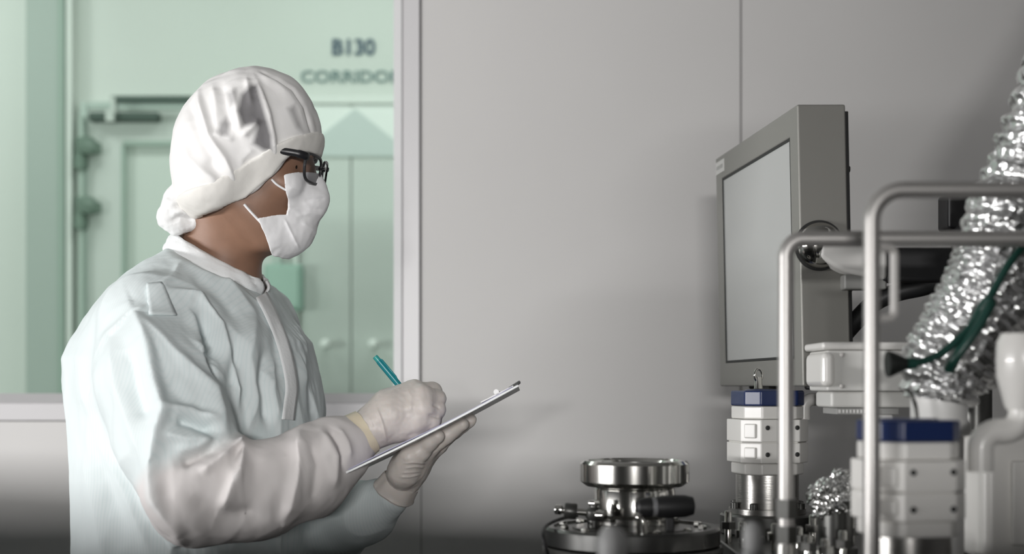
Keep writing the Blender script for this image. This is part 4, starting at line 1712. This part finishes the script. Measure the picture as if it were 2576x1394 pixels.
VB = at(1930, 1290, 1.95)
vm = make_valve(VB, 'white pump head with sharp blue ring, standing in front of the monitor')
rs = tag(obj('riser_plate', LATHE([(0, 0), (.062, 0), (.064, .002), (.064, VB.z - BZ - .003), (.061, VB.z - BZ - .0005), (0, VB.z - BZ - .0005)], (VB.x, 1.95, BZ + .0003), n=64), M_dsteel),
         'round dark steel plate under the pump head that stands in front of the monitor', 'plate')
eye_b = thing('lifting_eye', 'small steel lifting eye standing on the blue ring below the monitor', 'lifting eye', tuple(at(1908, 980, 1.95)))
eb = at(1908, 979, 1.94)
obj('shank', LATHE([(0, 0), (.006, 0), (.0052, .006), (.0045, .016), (0, .016)], eb + Vector((0, 0, .0006)), n=20), M_polish, eye_b)
bm = bmesh.new()
cen = at(1908, 944, 1.94)
tube(bm, [cen + Vector((math.cos(2 * PI * i / 28) * .0055, math.cos(2 * PI * i / 28) * .003, math.sin(2 * PI * i / 28) * .0085)) for i in range(29)], .0019, 10)
obj('eye', bm, M_polish, eye_b)

NB = Vector((at(2283, 1068, 1.42).x, 1.42, BZ + .0005))
near_v = copy_tree(vm)
near_v.matrix_basis = Matrix.Translation(NB)
near_v['label'] = 'blurred white pump head with dark blue ring, nearest the lower right corner'
for c in near_v.children:                     # the nearer head has the larger side elbow
    if c.name.startswith('side_'):
        c.matrix_basis = Matrix.Translation((0, 0, -.45 * (1290 - 1008) * MU)) @ Matrix.Diagonal((1.45, 1.45, 1.45, 1))
# white cabinet at the right edge
cabn = thing('white_cabinet', 'plain white cabinet at the right edge, behind the nearest blurred pump head', 'cabinet', (1.0, 1.7, BZ))
q0c = at(2474, 1092, 1.62)
obj('cabinet_body', BX((q0c.x, 1.62, BZ + .0005), (1.5, 1.80, q0c.z)), M_valve, cabn, smooth=False, bevel=.012, segs=4)
obj('cabinet_door', BX((q0c.x + .03, 1.612, BZ + .02), (1.45, 1.6195, q0c.z - .03)), M_valve, cabn, smooth=False, bevel=.003)

# ------------------------------------------------ tube frames
def frame_tube(pxv, pyh, Y, r, label, rr, xend=1.35):
    p0 = at(pxv, pyh, Y)
    o = thing('tube_frame', label, 'tube frame', (p0.x, Y, BZ), 'bent tube frames on the bench')
    bm = TUBE(fillet([Vector((p0.x, Y, BZ + .001)), p0, Vector((xend, Y, p0.z)), Vector((xend, Y, BZ + .001))], rr, 12), r, 24)
    obj('tube', bm, M_tube, o)
    return o, p0


t1, p1 = frame_tube(1977, 601, 1.50, .0085, 'thin bent tube frame whose upright stands in front of the monitor', .019)
for z0, z1, r in ((.062, .082, .0125), (.036, .054, .0125)):
    obj('nut', LATHE([(.0085, z0), (r, z0), (r, z1), (.0085, z1)], (p1.x, 1.50, BZ), n=6, cap=False), M_dsteel, t1)
obj('socket', LATHE([(.0086, 0), (.016, 0), (.016, .012), (.0115, .016), (.0115, .034), (.0086, .034)], (p1.x, 1.50, BZ + .001), n=32, cap=False), M_steel, t1)
t2, p2 = frame_tube(2193, 478, 1.37, .0080, 'taller blurred bent tube frame, left of the foil duct', .030, 1.25)
q0 = lambda px, py: at(px, py, 1.392)
obj('pull_handle', TUBE(fillet([Vector((p2.x + .004, 1.378, q0(2250, 624).z)), q0(2250, 624), q0(2250, 800), Vector((p2.x + .004, 1.378, q0(2250, 806).z))], .008), .0042, 16), mat('handle_paint', (0.66, 0.64, 0.62), 0.4), t2)
obj('socket', LATHE([(.0081, 0), (.015, 0), (.015, .012), (.0081, .013)], (p2.x, 1.37, BZ + .001), n=32, cap=False), M_steel, t2)

# ------------------------------------------------ monitor
D1, D2 = 1.90, 2.358
Cn = at(2005, 262, D1)
Af = at(1800, 400, D2)
ux = Vector((Cn.x - Af.x, Cn.y - Af.y, 0))
WM = ux.length
ux.normalize()
roll = math.radians(1.2)
nrm = Vector((ux.y, -ux.x, 0)).normalized()        # out of the screen, to the left
if nrm.x > 0:
    nrm = -nrm
uz = Vector((0, 0, 1))
# lean the screen slightly
uz = (uz - nrm * math.tan(-roll) * 1.0).normalized()
nz = (nrm - uz * nrm.dot(uz)).normalized()
HM = 710 / FPX * D1
Bf = Af - uz * HM
MM = basis_from(ux, -nz, uz, Bf)                  # x along the screen, y backwards, z up
TD = .066
mon = thing('monitor', 'grey steel panel monitor with blank pale screen, turned towards the person', 'monitor', tuple(Bf))
Bz = .038
bm = bmesh.new()
# shell with a screen opening
ou = [(0, 0), (WM, 0), (WM, HM), (0, HM)]
inn = [(Bz, Bz), (WM - Bz, Bz), (WM - Bz, HM - Bz), (Bz, HM - Bz)]
V = lambda x, z, y: bm.verts.new(MM @ Vector((x, y, z)))
f0 = [V(x, z, 0) for x, z in ou]
f1 = [V(x, z, 0) for x, z in inn]
f2 = [V(x, z, .006) for x, z in inn]
b0 = [V(x, z, TD) for x, z in ou]
for i in range(4):
    j = (i + 1) % 4
    bm.faces.new((f0[i], f0[j], f1[j], f1[i]))
    bm.faces.new((f1[i], f1[j], f2[j], f2[i]))
    bm.faces.new((f0[i], b0[i], b0[j], f0[j]))
bm.faces.new(f2)
bm.faces.new(b0)
obj('housing', bm, M_mon, mon, smooth=False, bevel=.0025, segs=3)
M_gask = mat('gasket', (0.012, 0.012, 0.012), 0.6)
bm = bmesh.new()
g0, g1 = Bz - .0, Bz + .0035
for a, b in (((g0, g0), (WM - g0, g1)), ((g0, HM - g1), (WM - g0, HM - g0)), ((g0, g1), (g1, HM - g1)), ((WM - g1, g1), (WM - g0, HM - g1))):
    box(bm, (a[0], .0008, a[1]), (b[0], .0058, b[1]), MM)
obj('gasket', bm, M_gask, mon, smooth=False)
obj('screen', BX((g1, .0022, g1), (WM - g1, .0057, HM - g1), MM), mat('screen_glass', (0.47, 0.485, 0.475), 0.22, coat=0.3), mon, smooth=False)
obj('back_plate', BX((.004, TD + .0005, .004), (WM - .006, TD + .006, HM - .008), MM), M_gask, mon, smooth=False, bevel=.001)
for z in (.05, .13, .20, .29):
    obj('plate_screw', LATHE([(0, 0), (.004, 0), (.004, .002), (0, .003)], MM @ Vector((WM - .012, TD + .006, z)), MM.to_3x3() @ Vector((0, 1, 0)), 12), M_dsteel, mon)
stk = obj('badge', BX((.004, -.0007, HM - .028), (.058, 0.0006, HM - .008), MM), mat('badge_silver', (0.68, 0.67, 0.65), 0.4), mon, smooth=False)
bm = bmesh.new()
xx = .010
for k, wd in enumerate((.005, .004, .006, .003, .005, .004, .005)):
    box(bm, (xx, -.0011, HM - .021), (xx + wd * .7, -.0008, HM - .015), MM)
    xx += wd + .0015
obj('badge_lettering', bm, mat('badge_ink', (0.42, 0.42, 0.41), 0.5), stk, smooth=False)
for u, w_ in ((.10, .006), (.40, .007)):
    obj('bottom_knob', LATHE([(0, 0), (w_ * 1.3, 0), (w_ * 1.3, .003), (w_, .005), (0, .005)], MM @ Vector((u, .03, 0)), (0, 0, -1), 20), M_gask, mon)
obj('connector', BX((.17, .012, -.005), (.25, .048, 0), MM), M_gask, mon, smooth=False, bevel=.001)

# swivel arm that carries the monitor from its right side
arm = thing('swivel_mount', 'grey and black swivel arm with chrome hub carrying the monitor', 'monitor mount', (at(2460, 700, 1.83).x, 1.83, BZ))
sd_c = MM @ Vector((WM, .034, 0))
hub = at(2058, 616, 1.885)
hy = 1.885
hubn = ux.copy()                                  # out of the side face, towards the viewer
hc = MM @ Vector((WM, 0, 0))
hub = at(2060, 618, hc.y)
rh = 58 / FPX * hub.y
obj('hub_seal', LATHE([(0, .0004), (rh + .003, .0004), (rh + .003, .003), (0, .003)], hub, hubn, 48), M_gask, arm)
hubo = obj('hub', LATHE([(0, .003), (rh, .003), (rh * .99, .008), (rh * .9, .015), (rh * .7, .021), (rh * .4, .0245), (0, .026)], hub, hubn, 64), mat('chrome_soft', (0.60, 0.59, 0.56), 0.10, 1.0), arm)
YA = hub.y - .022
bm = bmesh.new()
# tapered grey casting from the hub to the right
prof = [((2062, 598), (2062, 645)), ((2100, 592), (2100, 672)), ((2125, 590), (2125, 684)), ((2180, 602), (2180, 696)), ((2235, 612), (2235, 704))]
rows = []
for (a, b) in prof:
    y0 = YA - .004
    y1 = YA + .030
    rows.append([bm.verts.new(at(a[0], a[1], y0)), bm.verts.new(at(b[0], b[1], y0)), bm.verts.new(Vector((at(b[0], b[1], y0).x, y1, at(b[0], b[1], y0).z))), bm.verts.new(Vector((at(a[0], a[1], y0).x, y1, at(a[0], a[1], y0).z)))])
for a, b in zip(rows[:-1], rows[1:]):
    for k in range(4):
        j = (k + 1) % 4
        bm.faces.new((a[k], a[j], b[j], b[k]))
bm.faces.new(rows[0])
bm.faces.new(rows[-1])
obj('fore_link', bm, M_grey, arm, smooth=True, bevel=.006, segs=3)
def slab(px0, py0, px1, py1, Y, dep, m, name, parent, bev=.003):
    a = at(px0, py1, Y)
    b = at(px1, py0, Y)
    return obj(name, BX((a.x, Y, a.z), (b.x, Y + dep, b.z)), m, parent, smooth=False, bevel=bev)
slab(2222, 622, 2475, 708, YA - .002, .04, M_rubber, 'spring_link', arm, .005)
slab(2124, 690, 2232, 728, YA + .004, .03, mat('tray_grey', (0.22, 0.22, 0.21), 0.5), 'tray', arm, .003)  # plain darker grey tray below the arm
slab(2386, 484, 2440, 574, YA + .03, .05, M_rubber, 'upper_link', arm, .004)
slab(2418, 560, 2470, 640, YA + .005, .05, M_rubber, 'joint', arm, .006)
pa = at(2462, 600, YA + .02)
obj('post', LATHE([(0, 0), (.06, 0), (.06, .012), (.022, .014), (.022, pa.z - BZ), (0, pa.z - BZ)], (pa.x + .01, YA + .065, BZ + .0005), n=32), M_dsteel, arm)
# black flat cable under the arm
cab = catmull([at(2122, 842, 1.955), at(2160, 800, 1.94), at(2205, 758, 1.93), at(2260, 735, 1.925), at(2320, 722, 1.92), at(2380, 704, 1.91), at(2430, 680, 1.905)], 8)
tag(obj('cable_sleeve', TUBE(cab, .0125, 16), M_rubber), 'thick black cable sleeve drooping behind the monitor below its arm', 'cable')

# ------------------------------------------------ white controller box
ctl = thing('controller_box', 'white controller box with overhanging lid, right of the monitor foot', 'control box', (at(2200, 1000, 1.78).x, 1.83, BZ))
YB = 1.78
def pbox(name, x0, y0, x1, y1, Y, dep, m, parent, bev=.003):
    a = at(x0, y1, Y)
    b = at(x1, y0, Y)
    return obj(name, BX((a.x, Y, a.z), (b.x, Y + dep, b.z)), m, parent, smooth=False, bevel=bev, segs=3)
pbox('lid', 2068, 860, 2300, 880, YB - .003, .11, M_valve, ctl, .004)
bd = pbox('body', 2080, 881, 2296, 984, YB, .105, mat('box_grey_white', (0.72, 0.715, 0.69), 0.4), ctl, .003)
pbox('end_cap', 2067, 886, 2103, 974, YB - .012, .10, M_valve, ctl, .008)
pbox('base_tray', 2090, 985, 2300, 1026, YB + .012, .09, mat('box_tray', (0.68, 0.675, 0.65), 0.4), ctl, .004)
lb = pbox('vent_strip', 2105, 1027, 2262, 1043, YB + .014, .08, mat('vent_dark', (0.34, 0.34, 0.33), 0.5), ctl, .001)
bm = bmesh.new()
for k in range(9):
    a = at(2110 + k * 9, 1039, YB + .0132)
    b = at(2115 + k * 9, 1031, YB + .0132)
    box(bm, (a.x, YB + .0128, a.z), (b.x, YB + .0139, b.z))
obj('vent_slots', bm, M_white, lb, smooth=False)
for px, py in ((2118, 893), (2118, 972)):
    obj('corner_screw', LATHE([(0, 0), (.003, 0), (.003, .0015), (0, .002)], at(px, py, YB), (0, -1, 0), 14), M_tube, bd)
pz = at(2100, 1043, YB + .014).z
obj('support_post', BX((at(2225, 0, YB).x - .012, YB + .03, BZ + .0005), (at(2225, 0, YB).x + .02, YB + .055, pz)), M_white, ctl, smooth=False, bevel=.003)

# ------------------------------------------------ flexible foil duct with its white collar
M_foil = bpy.data.materials.new('crumpled_foil')
M_foil.use_nodes = True
nt = M_foil.node_tree
b_ = nt.nodes['Principled BSDF']
b_.inputs['Base Color'].default_value = (0.80, 0.80, 0.80, 1)
b_.inputs['Metallic'].default_value = 1
b_.inputs['Roughness'].default_value = 0.3
b_.inputs['Base Color'].default_value = (0.88, 0.88, 0.88, 1)
tc = nt.nodes.new('ShaderNodeTexCoord')
vo = nt.nodes.new('ShaderNodeTexVoronoi')
vo.inputs['Scale'].default_value = 95
nt.links.new(tc.outputs['Object'], vo.inputs['Vector'])
nz_ = nt.nodes.new('ShaderNodeTexNoise')
nz_.inputs['Scale'].default_value = 60
nz_.inputs['Detail'].default_value = 3
nt.links.new(tc.outputs['Object'], nz_.inputs['Vector'])
ad = nt.nodes.new('ShaderNodeMath')
ad.operation = 'ADD'
nt.links.new(vo.outputs['Distance'], ad.inputs[0])
nt.links.new(nz_.outputs['Fac'], ad.inputs[1])
bp = nt.nodes.new('ShaderNodeBump')
bp.inputs['Strength'].default_value = 0.8
bp.inputs['Distance'].default_value = 0.004
nt.links.new(ad.outputs['Value'], bp.inputs['Height'])
nt.links.new(bp.outputs['Normal'], b_.inputs['Normal'])
MATS['foil'] = M_foil

dp = [(3380, -2012, 1.75), (3280, -1200, 1.75), (3020, -420, 1.72), (2740, 60, 1.66), (2690, 200, 1.64), (2622, 400, 1.62), (2548, 560, 1.60), (2506, 700, 1.59), (2455, 800, 1.585), (2400, 895, 1.58), (2370, 955, 1.58), (2360, 1010, 1.58)]
raw = catmull([at(*p) for p in dp], 400)
path = [raw[0]]
for p in raw[1:]:
    if (p - path[-1]).length > (.0016 if p.z < 1.72 else .005):
        path.append(p)
path.append(raw[-1])
pts, T, N = frames(path)
cum = [0]
for a, b in zip(pts[:-1], pts[1:]):
    cum.append(cum[-1] + (b - a).length)
phs = [0.0]
for i in range(1, len(pts)):
    sb = cum[-1] - cum[i]                        # distance from the lower end
    pitch = .013 + .017 * min(max((sb - .18) / .16, 0), 1)
    phs.append(phs[-1] + (cum[i] - cum[i - 1]) / pitch * 2 * PI)
bm = bmesh.new()
NA = 110
rings = []
for i, p in enumerate(pts):
    Bn = T[i].cross(N[i])
    s = cum[i]
    sb = cum[-1] - s
    up_ = min(max((sb - .18) / .16, 0), 1)
    r0 = .052 - max(0, .04 - sb) / .04 * .014
    rr = []
    for k in range(NA):
        a = 2 * PI * k / NA
        ph = phs[i] + a * 1.0
        cr = mnoise.noise(Vector((math.cos(a) * 3, math.sin(a) * 3, s * 40)))
        cr2 = mnoise.noise(Vector((math.cos(a) * 9, math.sin(a) * 9, s * 160)))
        r = r0 + (.0026 + .0020 * up_) * math.sin(ph + cr * .9) + .0024 * cr + .0018 * cr2
        rr.append(bm.verts.new(p + (N[i] * math.cos(a) + Bn * math.sin(a)) * r))
    rings.append(rr)
for a, b in zip(rings[:-1], rings[1:]):
    for k in range(NA):
        j = (k + 1) % NA
        bm.faces.new((a[k], a[j], b[j], b[k]))
bm.faces.new(rings[-1])
bm.faces.new(rings[0])
tag(obj('flexible_duct', bm, M_foil), 'crinkled silver foil flexible duct rising to the upper right', 'duct')
pc = at(2362, 975, 1.58)
obj_c = thing('duct_inlet', 'white round duct inlet under the lower end of the foil duct', 'duct inlet', (pc.x, 1.58, BZ))
zt_ = pc.z - BZ
obj('collar', LATHE([(.027, zt_ - .004), (.0305, zt_), (.0305, zt_ - .034), (.034, zt_ - .040), (.034, zt_ - .052), (.029, zt_ - .054), (.027, zt_ - .054)], (pc.x, 1.58, BZ), n=48, cap=False), M_white, obj_c)
obj('pipe', LATHE([(0, 0), (.045, 0), (.045, .01), (.0268, .012), (.0268, zt_ - .006), (0, zt_ - .006)], (pc.x, 1.58, BZ + .0005), n=48), M_white, obj_c)
obj('drain_tube', TUBE(catmull([at(2290, 985, 1.545), at(2296, 1000, 1.54), at(2305, 1030, 1.54), at(2310, 1100, 1.54)], 6), .0022, 10), M_dsteel, obj_c)

# ------------------------------------------------ green cables and plug
M_green = mat('green_cable', (0.007, 0.045, 0.034), 0.35)
ga = catmull([at(2262, 915, 1.47), at(2310, 912, 1.475), at(2370, 888, 1.48), at(2430, 835, 1.485), at(2470, 785, 1.49), at(2500, 730, 1.495), at(2545, 655, 1.5), at(2600, 600, 1.52), at(2700, 540, 1.55)], 10)
tag(obj('cable', TUBE(ga, .0042, 14), M_green), 'green cable from the black plug up across the foil duct to the right edge', 'cable')
gb_ = catmull([at(2385, 930, 1.492), at(2400, 905, 1.482), at(2430, 865, 1.478), at(2462, 820, 1.478), at(2488, 775, 1.48), at(2494, 762, 1.484), at(2484, 757, 1.489), at(2466, 780, 1.492), at(2440, 830, 1.494), at(2412, 885, 1.497), at(2388, 936, 1.502)], 10)
tag(obj('cable', TUBE(gb_, .0052, 14), M_green), 'looped green cable hanging down the front of the foil duct', 'cable')
pg = thing('cable_plug', 'black plug with green collar on the end of the green cable, beside the tall tube', 'plug', tuple(at(2245, 915, 1.47)))
obj('shell', LATHE([(0, 0), (.0135, 0), (.0135, .003), (.008, .016), (.006, .020), (0, .020)], at(2232, 916, 1.47), (1, 0, 0.02), 28), mat('plug_black', (0.004, 0.006, 0.005), 0.6), pg)
obj('collar', LATHE([(.0043, .0202), (.0065, .0202), (.0058, .030), (.0043, .030)], at(2232, 916, 1.47), (1, 0, 0.02), 20, cap=False), M_green, pg)

# ------------------------------------------------ foil-wrapped part
fw = thing('foil_wrapped_sensor', 'crumpled silver foil wrapped over a dark round stub behind the near pump', 'wrapped sensor', (at(2098, 1330, 1.72).x, 1.72, BZ))
fp = at(2096, 1250, 1.72)
fv, ff = surface(lambda P: smin(s_ell(P, (fp.x, 1.72, fp.z), (.027, .027, .022)), s_cone(P, (fp.x - .004, 1.72, fp.z - .01), (fp.x + .006, 1.72, fp.z + .012), .02, .018), .01), (fp.x - .05, 1.67, fp.z - .05), (fp.x + .05, 1.77, fp.z + .05), .0018)
fv = crumple(fv, ff, .010, 45, 3)
fv = crumple(fv, ff, .004, 130, 9)
M_foil2 = mat('crumpled_foil_wrap', (0.82, 0.82, 0.81), 0.18, 1.0)
fo_ = obj('foil_wrap', (fv, ff), M_foil2, fw, smooth=False)
obj('stub', LATHE([(0, 0), (.026, 0), (.026, .006), (.021, .008), (.021, fp.z - BZ - .018), (0, fp.z - BZ - .018)], (fp.x + .003, 1.72, BZ + .0005), n=40), M_dsteel, fw)

# hex nuts, clamps and studs crowding the bench round the foot of the middle pump
rnd = random.Random(4)
spots = [(1832, 1290, 1.83), (1868, 1318, 1.76), (1905, 1338, 1.70), (1950, 1322, 1.72), (2010, 1330, 1.70), (2045, 1300, 1.80), (2032, 1352, 1.63), (2075, 1362, 1.60), (2120, 1340, 1.64), (1990, 1368, 1.58), (2140, 1300, 1.74)]
where = ['at the left foot of', 'below the left of', 'in front of', 'below', 'right of the tube below', 'at the right foot of', 'far in front of', 'well in front of', 'to the right of', 'nearest the viewer by', 'behind the right of']
for i, (px, py, Y) in enumerate(spots):
    p = at(px, py, Y)
    h = max(p.z - BZ, .012)
    st_ = thing('stud_bolt', None, 'bolt', (p.x, Y, BZ), 'stud bolts on the bench')
    st_['label'] = 'steel stud bolt with hex nut standing among others on the dark bench'
    obj('stud', LATHE([(0, 0), (.0048, 0), (.0048, h), (.0036, h + .002), (0, h + .002)], (p.x, Y, BZ + .0005), n=20), M_polish, st_)
    obj('nut', LATHE([(.005, h * .45), (.0098, h * .45), (.0098, h * .45 + .009), (.005, h * .45 + .009)], (p.x, Y, BZ + .0005), n=6, cap=False), M_polish if i % 2 else M_dsteel, st_)
